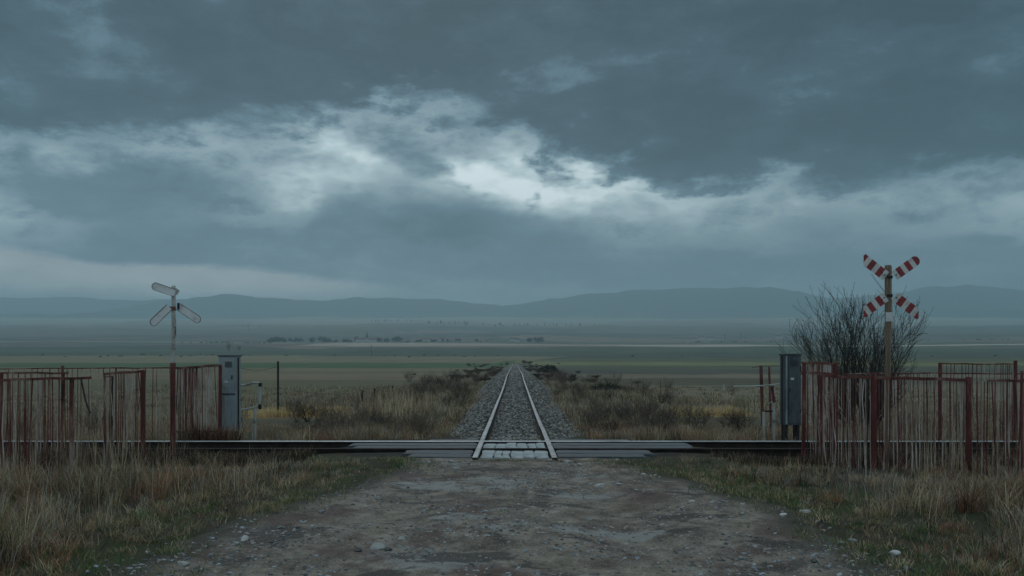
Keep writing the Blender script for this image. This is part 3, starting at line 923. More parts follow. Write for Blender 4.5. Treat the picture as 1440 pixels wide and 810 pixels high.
def build_fences():
    red, rust, dark = 'red_paint', 'red_rust', 'dark_steel'
    # beyond the crosswise track, towards the left cabinet
    fence('long sagging red fence behind the crosswise track with a dense panel by the left cabinet', ((-30, 19.2), (312, 19.0)),
          [(-8, 514, 0.03, rust), (88, 514, 0.035, rust), (163, 517, 0.02, rust), (310, 513, 0.05, red)],
          [(-30, 519, 163, 517.5, 0.015), (163, 517.5, 246, 517.5, 0.018), (246, 517.5, 312, 513.5, 0.028), (248, 607, 310, 607, 0.018)],
          [(-26, 160, 16, 0, 0.25, 0.1), (170, 244, 19, 1, 0.2, 0.1), (250, 309, 3.0, 2, 0.62, 0.06)], seed=11)
    fence('short dense red fence panel with a thick corner post left of the plain crossing sign', ((147, 15.0), (203, 15.2)),
          [(201, 521, 0.052, red), (147, 526, 0.022, rust), (158, 529, 0.022, dark)],
          [(145, 526, 203, 521.3, 0.024), (147, 530, 160, 529, 0.012)],
          [(151, 198, 4.6, 0, 0.62, -0.02)], seed=12)
    fence('thin red fence panel at the left edge, half hidden by a lower panel', ((-30, 15.4), (96, 15.2)),
          [(88, 514, 0.026, rust), (2, 525, 0.03, red)],
          [(-30, 524.5, 96, 524.5, 0.020)],
          [(4, 92, 13, 0, 0.35, 0.0)], seed=13)
    r = fence('broken red fence with a bent loose bar standing nearest in the left weeds', ((-30, 12.9), (130, 13.0)),
              [(101, 533, 0.040, rust), (35, 534, 0.022, red), (14, 535, 0.015, rust)],
              [(-30, 535, 128, 531.2, 0.024)],
              [(-24, 125, 15, 0, 0.38, -0.02)], seed=14)
    mb = MB()
    p = [at(114, 533, 13), at(117, 548, 12.95), at(121, 566, 12.9), at(127, 581, 12.85)]
    mb.tube(p, 0.014, 5); mb.build('bent_bar', 'dark_steel', r)
    # right hand side
    fence('dense red fence panel with a double top rail beside the right cabinet', ((1127, 16.2 - 0.9), (1178, 15.3)),
          [(1131, 510, 0.045, red), (1175.5, 511, 0.042, red)],
          [(1127, 510, 1179, 511, 0.024), (1126, 523.5, 1178, 525.5, 0.024)],
          [(1136, 1173, 3.4, 0, 0.55, 0.0)], seed=21)
    fence('broad red fence with two heavy posts in front of the striped crossing sign', ((1152, 14.2), (1368, 13.6)),
          [(1154, 528, 0.02, red), (1229, 526, 0.062, red), (1362, 530, 0.052, red)],
          [(1152, 528.5, 1229, 530.5, 0.028), (1229, 530.5, 1368, 534.5, 0.030)],
          [(1157, 1224, 5.4, 0, 0.5, 0.0), (1236, 1358, 7.6, 1, 0.45, 0.0)], seed=22)
    fence('low red wire topped fence behind the crosswise track on the striped sign side', ((1180, 19.2), (1470, 19.4)),
          [(1322, 510, 0.045, red), (1428, 507, 0.045, red), (1231, 524, 0.03, rust)],
          [(1180, 526, 1320, 524.5, 0.018), (1320, 525, 1470, 525.5, 0.018), (1322, 511, 1428, 512, 0.020)],
          [(1240, 1318, 9, 0, 0.3, 0.1), (1326, 1424, 9, 2, 0.25, 0.1), (1432, 1466, 8, 1, 0.25, 0.1)], seed=23)
    fence('sparse leaning fence of pale stripped bars at the right edge', ((1372, 12.9), (1475, 12.7)),
          [(1437, 522, 0.022, rust)],
          [(1388, 535.5, 1475, 535, 0.020)],
          [(1374, 1472, 9.0, 0, 0.65, -0.08)], seed=24)


build_fences()

# ------------------------------------------------------------------ crossing signs


def blade_mesh(p0, p1, half_w, th, round0, round1, y):
    """flat sign blade in the x-z plane, from p0 to p1 (x, z), with rounded or pointed ends; returns MB and the share along it"""
    d = Vector((p1[0] - p0[0], 0, p1[1] - p0[1])); L = d.length; d.normalize()
    n = Vector((-d.z, 0, d.x))
    base = Vector((p0[0], y, p0[1]))
    outl = []
    def end(s, kind, x):
        sg = -1 if s == 0 else 1
        if kind == 'round':
            return [(x + sg * (half_w * math.cos(a) - half_w), half_w * math.sin(a) * (-sg if s == 0 else sg)) for a in [R(k) for k in range(-90, 91, 18)]] if s == 1 else \
                   [(x - (half_w * math.cos(a) - half_w), -half_w * math.sin(a)) for a in [R(k) for k in range(-90, 91, 18)]]
        if kind == 'point':          # end cut upright, its sharp corner clipped
            if s == 0: return [(x, half_w), (x, -half_w)]
            sl = d.z / d.x
            e = lambda b: x - half_w * abs(sl) + sl * b
            if e(half_w) > e(-half_w): return [(e(-half_w), -half_w), (e(half_w * 0.55), half_w * 0.55), (e(half_w * 0.55) - half_w * 0.12, half_w)]
            return [(e(-half_w * 0.55) - half_w * 0.12, -half_w), (e(-half_w * 0.55), -half_w * 0.55), (e(half_w), half_w)]
        return [(x, -half_w), (x, half_w)] if s == 1 else [(x, half_w), (x, -half_w)]
    outl = end(1, round1, L) + end(0, round0, 0)
    mb = MB()
    fr = [base + d * a + n * b + Vector((0, -th / 2, 0)) for a, b in outl]
    bk = [base + d * a + n * b + Vector((0, th / 2, 0)) for a, b in outl]
    k = len(outl)
    fs = [tuple(range(k)), tuple(range(2 * k - 1, k - 1, -1))] + [(i, k + i, k + (i + 1) % k, (i + 1) % k) for i in range(k)]
    mb.add(fr + bk, fs)
    return mb, [a / L for a, b in outl] * 2


def add_along(o, al):
    a = o.data.attributes.new('along', 'FLOAT', 'POINT')
    a.data.foreach_set('value', al)


def build_signs():
    # plain sign on the left, seen from behind
    Y = 15.6
    pt = lambda px, py: at(px, py, Y)
    base = pt(243.5, 645)
    base.z = gz(base.x, Y) - 0.02
    root = empty('crossing_sign', base, 'faded unpainted crossing sign with one arm missing on a rusty white and red pole', 'crossing sign')
    x, top = pt(244, 402).x, pt(244, 402).z
    zr = pt(244, 514).z
    mb = MB(); mb.tube([(x - 0.012, Y, zr), (x, Y, (zr + top) / 2), (x, Y, top)], 0.036, 10); mb.build('upper_pole', 'worn_white', root, smooth_=False)
    mb = MB(); mb.tube([(x - 0.012, Y, base.z - 0.2), (x - 0.012, Y, zr)], 0.046, 10); mb.build('lower_pole', 'red_paint', root)
    mb = MB(); mb.tube([(x - 0.012, Y, zr - 0.03), (x - 0.012, Y, zr + 0.05)], 0.052, 10); mb.build('collar', 'red_rust', root)
    for (a, b, mt) in (((248, 412.5), (215.5, 401.5), 'sign_back'), ((240, 432), (214.5, 457), 'sign_back'), ((252, 431), (283.5, 452), 'sign_back')):
        A, B = pt(*a), pt(*b)
        mb, al = blade_mesh((A.x, A.z), (B.x, B.z), 0.070, 0.008, 'flat', 'round', Y - 0.055)
        bl = mb.build('sign_arm', mt, root)
        # folded stiffening rim
        d = Vector((B.x - A.x, 0, B.z - A.z)).normalized(); n = Vector((-d.z, 0, d.x))
        rb = MB()
        L = math.hypot(B.x - A.x, B.z - A.z)
        o = Vector((A.x, Y - 0.064, A.z))
        rim = [o + d * 0.0 + n * 0.065] + [o + d * (L - 0.075 + 0.07 * math.cos(R(k))) + n * (0.07 * math.sin(R(k))) for k in range(90, -91, -15)] + [o - n * 0.065]
        rb.tube(rim, 0.0045, 4); rb.build('rim', 'dark_steel', bl)
    mb = MB(); mb.box((x, Y - 0.045, pt(0, 434).z), (0.12, 0.02, 0.07)); mb.build('bracket', 'red_rust', root, 0.004)
    mb = MB(); mb.box((pt(253, 0).x, Y - 0.075, pt(0, 431).z), (0.035, 0.025, 0.12)); mb.build('bracket', 'dark_steel', root, 0.004)
    mb = MB(); mb.box((pt(248.5, 0).x, Y - 0.03, pt(0, 410).z), (0.10, 0.012, 0.10), Matrix.Rotation(R(30), 3, 'Y')); mb.build('arm_stub', 'worn_white', root)
    mb = MB(); mb.box((pt(247.5, 0).x, Y - 0.048, pt(0, 462).z), (0.04, 0.008, 0.30)); mb.build('peeling_strip', 'worn_white', root)

    # striped sign on the right
    Y = 15.2
    base = pt2 = at(1249, 650, Y)
    base.z = gz(base.x, Y)
    root = empty('crossing_sign', base, 'red and white striped crossing sign with four arms on a wooden post', 'crossing sign')
    P = lambda px, py: at(px, py, Y)
    x = P(1249, 0).x
    zt, zm = P(0, 373).z, P(0, 478).z
    mb = MB(); mb.tube([(x, Y, P(0, 480).z), (x, Y, zt - 0.03), (x, Y, zt)], [0.058, 0.060, 0.050], 12); mb.build('post_head', 'weathered_wood', root, smooth_=False)
    mb = MB(); mb.tube([(x - 0.02, Y, base.z - 0.3), (x - 0.01, Y, P(0, 540).z), (x, Y, P(0, 479).z)], [0.050, 0.046, 0.042], 12); mb.build('post', 'weathered_wood', root)
    arms = [((1243.5, 389), (1208, 361.5), 'point'), ((1255.5, 388.5), (1289.5, 364), 'round'), ((1243, 417.5), (1208, 443.5), 'point'), ((1256, 417.5), (1293.5, 446), 'point')]
    for a, b, e in arms:
        A, B = P(*a), P(*b)
        mb, al = blade_mesh((A.x, A.z), (B.x, B.z), 0.090, 0.008, 'flat', e, Y - 0.068)
        bl = mb.build('sign_arm', 'warning_stripes', root)
        add_along(bl, al)
        t = MB()
        for q in (0.06, 0.16):
            c = A.lerp(B, q); t.box((c.x, Y - 0.078, c.z), (0.022, 0.008, 0.022))
        t.build('bolt', 'dark_steel', bl)
    for py in (390, 416):
        mb = MB(); mb.box((x, Y - 0.066, P(0, py).z), (0.10, 0.018, 0.05)); mb.build('bracket', 'dark_steel', root, 0.003)
    mb = MB(); mb.box((P(1248.5, 0).x, Y - 0.069, P(0, 446).z), (0.135, 0.012, 0.165)); mb.build('plate', 'plate_white', root, 0.004)


build_signs()

# ------------------------------------------------------------------ cabinets and pipe rails


def cabinet(px0, px1, py0, py1, Y, label, body, seat_drop, split, side):
    a, b = at(px0, py0, Y), at(px1, py1, Y)
    w, h = b.x - a.x, a.z - b.z
    cx = (a.x + b.x) / 2
    dp = 0.36
    g = gz(cx, Y)
    root = empty('utility_cabinet', (cx, Y + dp / 2, g), label, 'cabinet', 'trackside utility cabinets')
    mb = MB(); mb.box((cx, Y + dp / 2, (a.z + b.z) / 2), (w, dp, h)); mb.build('body', body, root, 0.008)
    mb = MB(); mb.box((cx, Y + dp / 2, a.z + 0.012), (w + 0.05, dp + 0.05, 0.03)); mb.build('lid', 'cabinet_dark', root, 0.006)
    zs = b.z + h * split
    if split < 0.9:
        mb = MB(); mb.box((cx, Y - 0.008, (a.z + zs) / 2 - 0.01), (w * 0.86, 0.02, (a.z - zs) - 0.05)); d = mb.build('door', body, root, 0.005)
        hb = MB(); hb.box((cx + w * 0.30, Y - 0.028, (a.z + zs) / 2 - 0.05), (0.02, 0.022, 0.10)); hb.build('handle', 'dark_steel', d, 0.003)
        mb = MB(); mb.box((cx, Y - 0.006, zs - 0.005), (w * 0.98, 0.016, 0.025)); mb.build('seam', 'cabinet_dark', root)
        mb = MB(); mb.box((cx, Y - 0.006, (zs + b.z) / 2 - 0.01), (w * 0.88, 0.016, (zs - b.z) - 0.06)); mb.build('lower_door', body, root, 0.005)
    else:
        mb = MB(); mb.box((cx + w * 0.10, Y - 0.008, (a.z + b.z) / 2), (w * 0.74, 0.02, h * 0.94)); d = mb.build('door', 'cabinet_dark', root, 0.005)
        hb = MB(); hb.box((cx - w * 0.2, Y - 0.028, (a.z + b.z) / 2), (0.02, 0.022, 0.10)); hb.build('handle', 'dark_steel', d, 0.003)
        for q in (0.2, 0.8):
            hb = MB(); hb.tube([(cx + w * 0.45, Y - 0.02, b.z + h * q - 0.05), (cx + w * 0.45, Y - 0.02, b.z + h * q + 0.05)], 0.012, 8); hb.build('hinge', 'dark_steel', d)
        mb = MB(); mb.box((cx - w * 0.40, Y - 0.012, (a.z + b.z) / 2), (w * 0.10, 0.02, h * 0.97)); mb.build('edge_strip', 'cabinet_grey', root)
    for s in (-1, 1):
        mb = MB(); mb.box((cx + s * w * 0.36, Y + dp / 2, (b.z + g) / 2 - 0.05), (w * 0.16, dp * 0.8, b.z - g + 0.1)); mb.build('foot', 'dark_steel', root)
    # vent louvres, maker's plate, concrete plinth
    mb = MB()
    for q in range(5): mb.box((cx + (0.1 if split < 0.9 else 0.05) * w, Y - 0.022, a.z - 0.13 - q * 0.028), (w * 0.42, 0.016, 0.012), Matrix.Rotation(R(25), 3, 'X'))
    mb.build('vent', 'cabinet_dark', root)
    mb = MB(); mb.box((cx - w * 0.05, Y - 0.021, a.z - h * 0.34), (w * 0.2, 0.006, 0.05)); mb.build('plate', 'plate_white', root)
    mb = MB(); mb.box((cx, Y + dp / 2, g - 0.02), (w * 1.15, dp * 1.15, 0.14)); mb.build('plinth', 'slab_concrete', root, 0.01)
    # conduit up the side
    mb = MB(); xx = cx + side * (w / 2 + 0.03); mb.tube([(xx, Y + 0.1, g - 0.05), (xx, Y + 0.1, b.z + h * 0.98)], 0.016, 8); mb.build('conduit', 'dark_steel', root)


def pipe(root, name, pts, r, mt, n=8):
    mb = MB(); mb.tube(pts, r, n); return mb.build(name, mt, root)


def build_cabinets():
    cabinet(307.5, 331.5, 501, 607, 19.6, 'blue grey steel cabinet with two doors at the end of the dense fence', 'cabinet_grey', 0, 0.50, 1)
    cabinet(1103.5, 1126.5, 499, 598, 19.4, 'dark slate steel cabinet with one tall door near the striped sign', 'cabinet_dark', 0, 1.0, -1)
    Y = 20.2
    P = lambda px, py, dy=0: at(px, py, Y + dy)
    b = P(358, 600); b.z = gz(b.x, Y)
    root = empty('pipe_barrier', b, 'bent white pipe barrier with peeling paint beside the blue grey cabinet', 'barrier')
    pipe(root, 'top_bar', [P(331, 542.5), P(345, 541.5), P(357, 538), P(364, 538.5), P(366, 543)], 0.030, 'worn_white')
    pipe(root, 'leg', [P(366, 541), P(365.5, 556), P(364.5, 571)], 0.030, 'worn_white')
    pipe(root, 'inner_leg', [P(362, 543), P(363, 558), P(362, 574)], 0.014, 'worn_white')
    pipe(root, 'lower_bar', [P(331, 577), P(348, 575), P(363, 571.5)], 0.022, 'worn_white')
    f = P(358, 0); pipe(root, 'foot_post', [(f.x, Y, gz(f.x, Y) - 0.1), (f.x + 0.01, Y, P(0, 574).z)], 0.036, 'worn_white')
    mb = MB(); c = P(366, 541); mb.box(c, (0.07, 0.07, 0.09)); mb.build('joint', 'dark_steel', root, 0.01)
    c = P(365.5, 572); mb = MB(); mb.box(c, (0.07, 0.06, 0.12)); mb.build('joint', 'dark_steel', root, 0.01)

    Y = 20.6
    b = P(1088, 604); b.z = gz(b.x, Y)
    root = empty('pipe_barrier', b, 'broken red and white pipe barrier beside the dark slate cabinet', 'barrier')
    for px, py, r, mt in ((1088.5, 545, 0.034, 'worn_white'), (1074.5, 579, 0.032, 'worn_white')):
        q = P(px, py); pipe(root, 'foot_post', [(q.x, Y, gz(q.x, Y) - 0.1), (q.x - 0.01, Y, q.z)], r, mt)
    pipe(root, 'upper_post', [P(1086, 543), P(1087, 552), P(1088.5, 566)], 0.040, 'red_rust')
    pipe(root, 'bar', [P(1031, 543.5), P(1056, 543.5), P(1078, 542), P(1103, 539.5)], 0.020, 'worn_white')
    pipe(root, 'brace', [P(1073, 578.5), P(1089, 578)], 0.020, 'dark_steel')
    pipe(root, 'thin_bar', [P(1080, 568), P(1093, 561)], 0.012, 'worn_white')
    Y = 23.0
    b = P(1070, 590); b.z = gz(b.x, Y)
    root = empty('marker_frame', b, 'small rusty red frame of two posts and a wire beyond the broken barrier', 'frame')
    for px, py, bot, r in ((1070, 514, 0, 0.045), (1081.5, 515.5, 0, 0.030)):
        q = P(px, py); pipe(root, 'post', [(q.x + 0.06, Y, gz(q.x, Y) - 0.1), (q.x, Y, q.z)], r, 'red_rust', 6)
    pipe(root, 'wire', [P(1058, 517), P(1070, 514.5), P(1082, 514.5), P(1104, 514)], 0.007, 'dark_steel', 5)


build_cabinets()

# ------------------------------------------------------------------ stakes and wires


def stake(px, py_top, Y, r, label, matl='dark_steel', lean=0.0, group='dark stakes of the wire fence'):
    x = (px - HX) / F * Y
    g = gz(x, Y)
    z = CH + (HY - py_top) / F * Y
    mb = MB(); mb.tube([(x, Y, g - 0.1), (x + lean * 0.5, Y, (g + z) / 2), (x + lean, Y, z - 0.02), (x + lean, Y, z)], [r, r * 0.95, r * 0.9, r * 0.7], 7)
    o = mb.build('fence_stake', matl)
    c = Vector((x, Y, g)); o.data.transform(Matrix.Translation(-c)); o.location = c
    return tag(o, label, 'stake', group)


def build_stakes():
    G = 'dark stakes of the wire fence'
    stake(391, 508, 33, 0.045, 'tall dark straight pole standing alone in the meadow by the pipe barrier')
    stake(507.5, 549, 42, 0.07, 'short thick dark stake leaning beside the straw patch', lean=0.10)
    stake(527, 546, 50, 0.055, 'short dark stake just behind the thick leaning one')
    stake(552, 542, 62, 0.05, 'faint farthest stake of the wire fence before the scrub')
    stake(929, 535, 52, 0.04, 'thin stake holding the wire in the meadow right of the track', 'weathered_wood')
    stake(1018, 541, 48, 0.045, 'pale thin stake below the barrier bar', 'worn_white')
    w = MB()
    def wire(a, b, sag):
        pts = []
        for i in range(9):
            t = i / 8
            p = Vector(a).lerp(Vector(b), t); p.z -= sag * 4 * t * (1 - t); pts.append(p)
        w.tube(pts, 0.008, 4)
    wire(at(336, 517, 30), at(391, 515, 33), 0.12)
    wire(at(391, 545, 33), at(507, 552, 42), 0.15)
    wire(at(507, 552, 42), at(527, 549, 50), 0.1)
    wire(at(527, 549, 50), at(552, 545, 62), 0.1)
    o = w.build('fence_wire', 'dark_steel')
    tag(o, 'thin slack wire strung between the dark stakes in the meadow', 'wire')
    w = MB()
    wire(at(929, 543.5, 52), at(1018, 543.5, 48), 0.05); wire(at(1018, 543.5, 48), at(1031, 543.5, 20.6), 0.02)
    tag(w.build('fence_wire', 'dark_steel'), 'thin level wire running from the broken barrier bar into the meadow', 'wire')


build_stakes()

# ------------------------------------------------------------------ vegetation


def blades(name, base, h, w, bend, tint, label, parent=None, kind='stuff', cat=None, seed=0, material='blade', yaw=None):
    """base (n,3) roots; each blade is a tapering ribbon of three faces curving over"""
    g = np.random.default_rng(seed)
    n = len(base)
    az = g.uniform(0, 2 * np.pi, n) if yaw is None else yaw
    fa = az + np.pi / 2 + g.uniform(-0.6, 0.6, n)
    dirv = np.stack([np.cos(az), np.sin(az), np.zeros(n)], 1)
    wv = np.stack([np.cos(fa), np.sin(fa), np.zeros(n)], 1)
    b = bend[:, None]; hh = h[:, None]
    lev = [(0.0, 1.0), (0.38, 0.9), (0.72, 0.6)]
    vs = []
    for t, ws in lev:
        c = base + np.array((0, 0, 1)) * hh * (t - 0.18 * b * t * t) + dirv * hh * b * t * t
        vs.append(c - wv * (w * ws / 2)[:, None]); vs.append(c + wv * (w * ws / 2)[:, None])
    c = base + np.array((0, 0, 1)) * hh * (1 - 0.22 * b) + dirv * hh * b * 1.05
    vs.append(c)
    v = np.stack(vs, 1)           # n,7,3
    o = (np.arange(n) * 7)[:, None]
    f = np.concatenate([o + np.array([[0, 1, 3, 2]]), o + np.array([[2, 3, 5, 4]]), o + np.array([[4, 5, 6]])], 1).ravel()
    ls = np.tile([4, 4, 3], n)
    ob = np_mesh(name, v, f, ls, material, np.repeat(tint, 7, 0), True, parent)
    if parent is None: tag(ob, label, cat or 'grass', None, kind)
    return ob


PAL = {'straw': (.54, .435, .285), 'tan': (.42, .31, .205), 'brown': (.24, .165, .115), 'olive': (.20, .195, .10), 'rust': (.32, .16, .10), 'grey': (.38, .345, .29), 'green': (.085, .150, .050), 'gold': (.64, .45, .19), 'dark': (.045, .036, .030)}


def pick_tint(names, wts, n, g):
    c = np.array([PAL[k] for k in names])
    idx = g.choice(len(names), n, p=np.array(wts) / np.sum(wts))
    return c[idx] * g.uniform(0.65, 1.3, (n, 1))


def tuft_field(name, x0, x1, y0, y1, tufts, per, hfun, wid, names, wfun, label, seed, mask=None, spread=0.10, bend=(0.1, 0.75)):
    g = np.random.default_rng(seed)
    x = g.uniform(x0, x1, tufts); y = g.uniform(y0, y1, tufts)
    if mask is not None:
        k = mask(x, y) > g.random(tufts)
        x, y = x[k], y[k]
    n = len(x)
    H = hfun(x, y) * g.uniform(0.65, 1.35, n)
    cw = wfun(x, y)               # n, len(names)
    cum = np.cumsum(cw / cw.sum(1, keepdims=True), 1)
    ti = (g.random((n, 1)) > cum).sum(1).clip(0, len(names) - 1)
    tcol = np.array([PAL[k] for k in names])[ti] * g.uniform(0.7, 1.25, (n, 1))
    rep = np.maximum(3, (per * g.uniform(0.5, 1.5, n))).astype(int)
    i = np.repeat(np.arange(n), rep)
    m = len(i)
    rr = spread * np.sqrt(g.random(m)); aa = g.uniform(0, 6.283, m)
    bx = x[i] + rr * np.cos(aa); by = y[i] + rr * np.sin(aa)
    gzv = ground_z(bx, by)
    on = (off_road(bx, by) < 0) & (by < 14.7)
    gzv = np.where(on, np.maximum(gzv, road_z(bx, by) * (np.abs(bx) < 5)), gzv)
    base = np.stack([bx, by, gzv - 0.02], 1)
    h = H[i] * g.uniform(0.45, 1.25, m)
    tint = tcol[i] * g.uniform(0.7, 1.35, (m, 1))
    sw = g.random(m) < 0.18
    tint[sw] = pick_tint(names, np.ones(len(names)), int(sw.sum()), g)
    yaw = aa + g.uniform(-0.9, 0.9, m)
    return blades(name, base, h, wid * g.uniform(0.6, 1.4, m), g.uniform(bend[0], bend[1], m), tint, label, seed=seed + 1, yaw=yaw)


def off_road(x, y, pad=0.1):
    l, r = road_edges(y)
    d = np.maximum(l - x, x - r)          # distance outside the road
    return d


def build_grass():
    names = ['straw', 'tan', 'brown', 'olive', 'rust', 'grey', 'green']

    def mask(x, y):
        d = off_road(x, y)
        clump = 0.06 + 0.94 * smooth(0.40, 0.58, fbm(x * 1.3, y * 1.3, 81)) + 0.5 * smooth(0.55, 0.7, fbm(x * 3.1, y * 3.1, 79))
        return (d > 0.02) * np.clip(d * 1.6 + 0.05, 0, 1) * clump

    def hgt(s1):
        def f(x, y):
            d = off_road(x, y)
            big = smooth(0.42, 0.66, fbm(x * 0.8, y * 0.8, s1))
            return (0.07 + 0.20 * smooth(0.1, 1.3, d) * (0.5 + 0.5 * big) + 0.20 * big * smooth(0.5, 1.8, d)) * np.interp(y, [6, 9, 11, 14.3], [1.35, 1.0, 0.85, 0.50])
        return f
    hL, hR = hgt(82), hgt(83)

    def wts(sa, base):
        def f(x, y):
            d = off_road(x, y)
            a = fbm(x * 0.55, y * 0.55, sa); b = fbm(x * 0.7 + 40, y * 0.7, sa + 1); c = fbm(x * 0.9, y * 0.9 + 30, sa + 2)
            o = np.ones_like(x)
            ed = 1 - smooth(0.3, 1.1, d)
            pale = smooth(0.50, 0.62, c)
            return np.stack([base[0] * (o + 4 * pale), base[1] * (o + 2 * pale), base[2] * (o + 2.5 * smooth(0.5, 0.38, c)), base[3] + 1.8 * smooth(0.47, 0.6, a),
                             base[4] + 2.6 * smooth(0.54, 0.64, b), base[5] * (o + pale), 0.06 + 4.5 * ed * smooth(0.38, 0.55, a), 0.35 + 1.2 * smooth(0.5, 0.38, c)], 1)
        return f
    names = names + ['dark']
    tuft_field('dry_grass', -13.5, -1.8, 5.2, 14.5, 5200, 26, hL, 0.0062, names, wts(84, (.50, .9, .8, .25, .5, .4)), 'rank brown and olive winter grass on the left verge of the dirt road', 101, mask, 0.085, (0.15, 1.0))
    tuft_field('dry_grass', 1.8, 13.5, 5.2, 14.5, 5200, 26, hR, 0.0062, names, wts(186, (.5, .75, .6, .4, .05, .6)), 'pale straw and olive winter grass on the right verge of the dirt road', 102, mask, 0.085, (0.15, 1.0))
    # taller single stems with the year's seed heads
    for a, b, lab, sd in ((-12, -3.6, 'scattered taller seeded stems over the left verge grass', 107), (3.6, 12, 'scattered taller seeded stems over the right verge grass', 108)):
        tuft_field('seeded_stems', a, b, 5.4, 14.4, 700, 6, lambda x, y: 0.48 * (0.5 + 0.9 * fbm(x * 0.6, y * 0.6, 96)) * np.interp(y, [6, 9, 11.5, 14], [1.2, 1.0, 0.9, 0.6]), 0.005, ['straw', 'tan', 'grey', 'rust'], lambda x, y: np.ones((len(x), 4)), lab, sd,
                   lambda x, y: smooth(0.5, 1.5, off_road(x, y)), 0.12, (0.1, 0.6))

    # low turf creeping along the road edges
    def maskE(x, y):
        d = off_road(x, y)
        return np.exp(-((d - 0.05) / 0.5) ** 2) * (0.15 + smooth(0.36, 0.56, fbm(x * 0.8, y * 0.8, 88))) + 0.5 * np.exp(-((d - 0.9) / 0.9) ** 2) * (d > 0)
    tuft_field('short_turf', -6.0, 6.0, 5.2, 15.0, 15000, 13, lambda x, y: 0.045 + 0.07 * fbm(x * 1.5, y * 1.5, 97), 0.006, ['green', 'olive', 'tan', 'straw'],
               lambda x, y: np.stack([1.0 + 0 * x, 1 + 0 * x, 0.5 + 0 * x, 0.2 + 0 * x], 1), 'short green turf creeping over the edges of the dirt road', 103, maskE, 0.09, (0.3, 1.0))
    # weeds in front of the slabs
    tuft_field('short_turf', -1.2, 1.3, 14.45, 14.85, 110, 14, lambda x, y: 0.06 + 0 * x, 0.006, ['green', 'olive', 'tan', 'brown'],
               lambda x, y: np.ones((len(x), 4)), 'thin strip of weeds where the dirt road meets the slabs', 104, None, 0.07, (0.3, 1.0))
    # dark bramble and dead stems along the near side of the crosswise track
    tuft_field('dead_undergrowth', -13, -3.7, 14.2, 16.1, 1300, 26, lambda x, y: 0.14 + 0.22 * fbm(x * 0.9, y * 0.9, 89) * smooth(3, 6, np.abs(x)), 0.006, ['dark', 'brown', 'dark', 'tan'],
               lambda x, y: np.stack([1.5 + 0 * x, 0.5 + 0 * x, 1 + 0 * x, 0.2 + 0 * x], 1), 'dark dead undergrowth along the crosswise track on the plain sign side', 105, None, 0.12)
    tuft_field('dead_undergrowth', 3.7, 13, 14.2, 16.1, 1300, 26, lambda x, y: 0.12 + 0.22 * fbm(x * 0.9, y * 0.9, 90) * smooth(3, 6, np.abs(x)), 0.006, ['dark', 'brown', 'dark', 'tan'],
               lambda x, y: np.stack([1.5 + 0 * x, 0.5 + 0 * x, 1 + 0 * x, 0.2 + 0 * x], 1), 'dark dead undergrowth along the crosswise track on the striped sign side', 106, None, 0.12)

    # rough meadow beyond the crosswise track
    def maskM(x, y):
        ed = np.interp(y, [18.6, 20, 60], [1.65, 1.6, 1.75]) + 0.35 * fbm(x * 0 + y * 0.9, y * 0.4, 99)
        return (np.abs(x) > ed) * (0.2 + 0.8 * smooth(0.32, 0.6, fbm(x * 0.45, y * 0.3, 91)))
    for s, lab, sd in ((-1, 'dull brown rough grass beyond the crosswise track left of the straight track', 111), (1, 'dull brown rough grass beyond the crosswise track right of the straight track', 113)):
        a, b = (-17, -1.5) if s < 0 else (1.5, 17)
        tuft_field('rough_grass', a, b, 18.9, 27, 3600, 22, lambda x, y: (0.12 + 0.38 * fbm(x * 0.5, y * 0.5, 92)) * np.interp(np.abs(x), [1.8, 3.5], [0.55, 1]) * (1 - 0.62 * np.exp(-((np.abs(x) - 6.8) / 2.2) ** 6) * smooth(22, 24.5, y)), 0.009, ['tan', 'brown', 'grey', 'olive', 'rust', 'straw'],
                   lambda x, y: np.stack([0.9 + 0 * x, 1.2 + 0 * x, 0.6 + 0 * x, 0.6 + 0 * x, 0.25 + 1.0 * smooth(0.5, 0.65, fbm(x * .4, y * .4, 93)), 0.3 + 0 * x], 1), lab, sd, maskM, 0.16)
        a, b = (-34, -1.7) if s < 0 else (1.7, 34)
        tuft_field('rough_grass', a, b, 27, 75, 6500, 13, lambda x, y: (0.14 + 0.42 * fbm(x * 0.25, y * 0.2, 94)) * np.interp(np.abs(x), [6, 16], [1.0, 0.55]), 0.020, ['tan', 'brown', 'grey', 'olive', 'dark', 'straw'],
                   lambda x, y: np.stack([0.8 + 0 * x, 1.1 + 0 * x, 0.7 + 0 * x, 0.9 + 0 * x, 0.3 + 0 * x, 0.25 + 0 * x], 1), lab.replace('beyond the crosswise track', 'in the wide meadow'), sd + 1,
                   lambda x, y: maskM(x, y) * np.interp(np.abs(x), [6, 14, 30], [1.0, 0.45, 0.35]) * (1 - 0.95 * np.exp(-((np.abs(x) - 7.9) / 2.3) ** 6 - ((y - 31.5) / 5.5) ** 6)), 0.30)
    tuft_field('ballast_weeds', -2.3, 2.3, 18.9, 70, 900, 9, lambda x, y: 0.10 + 0.14 * fbm(x, y, 98) + 0.003 * y, 0.012, ['tan', 'brown', 'olive', 'rust'], lambda x, y: np.ones((len(x), 4)),
               'sparse brown weeds creeping into the edges of the ballast', 117, lambda x, y: smooth(1.15, 1.9, np.abs(x)) * (0.3 + 0.7 * smooth(0.4, 0.6, fbm(x * 0.7, y * 0.7, 100))), 0.16)
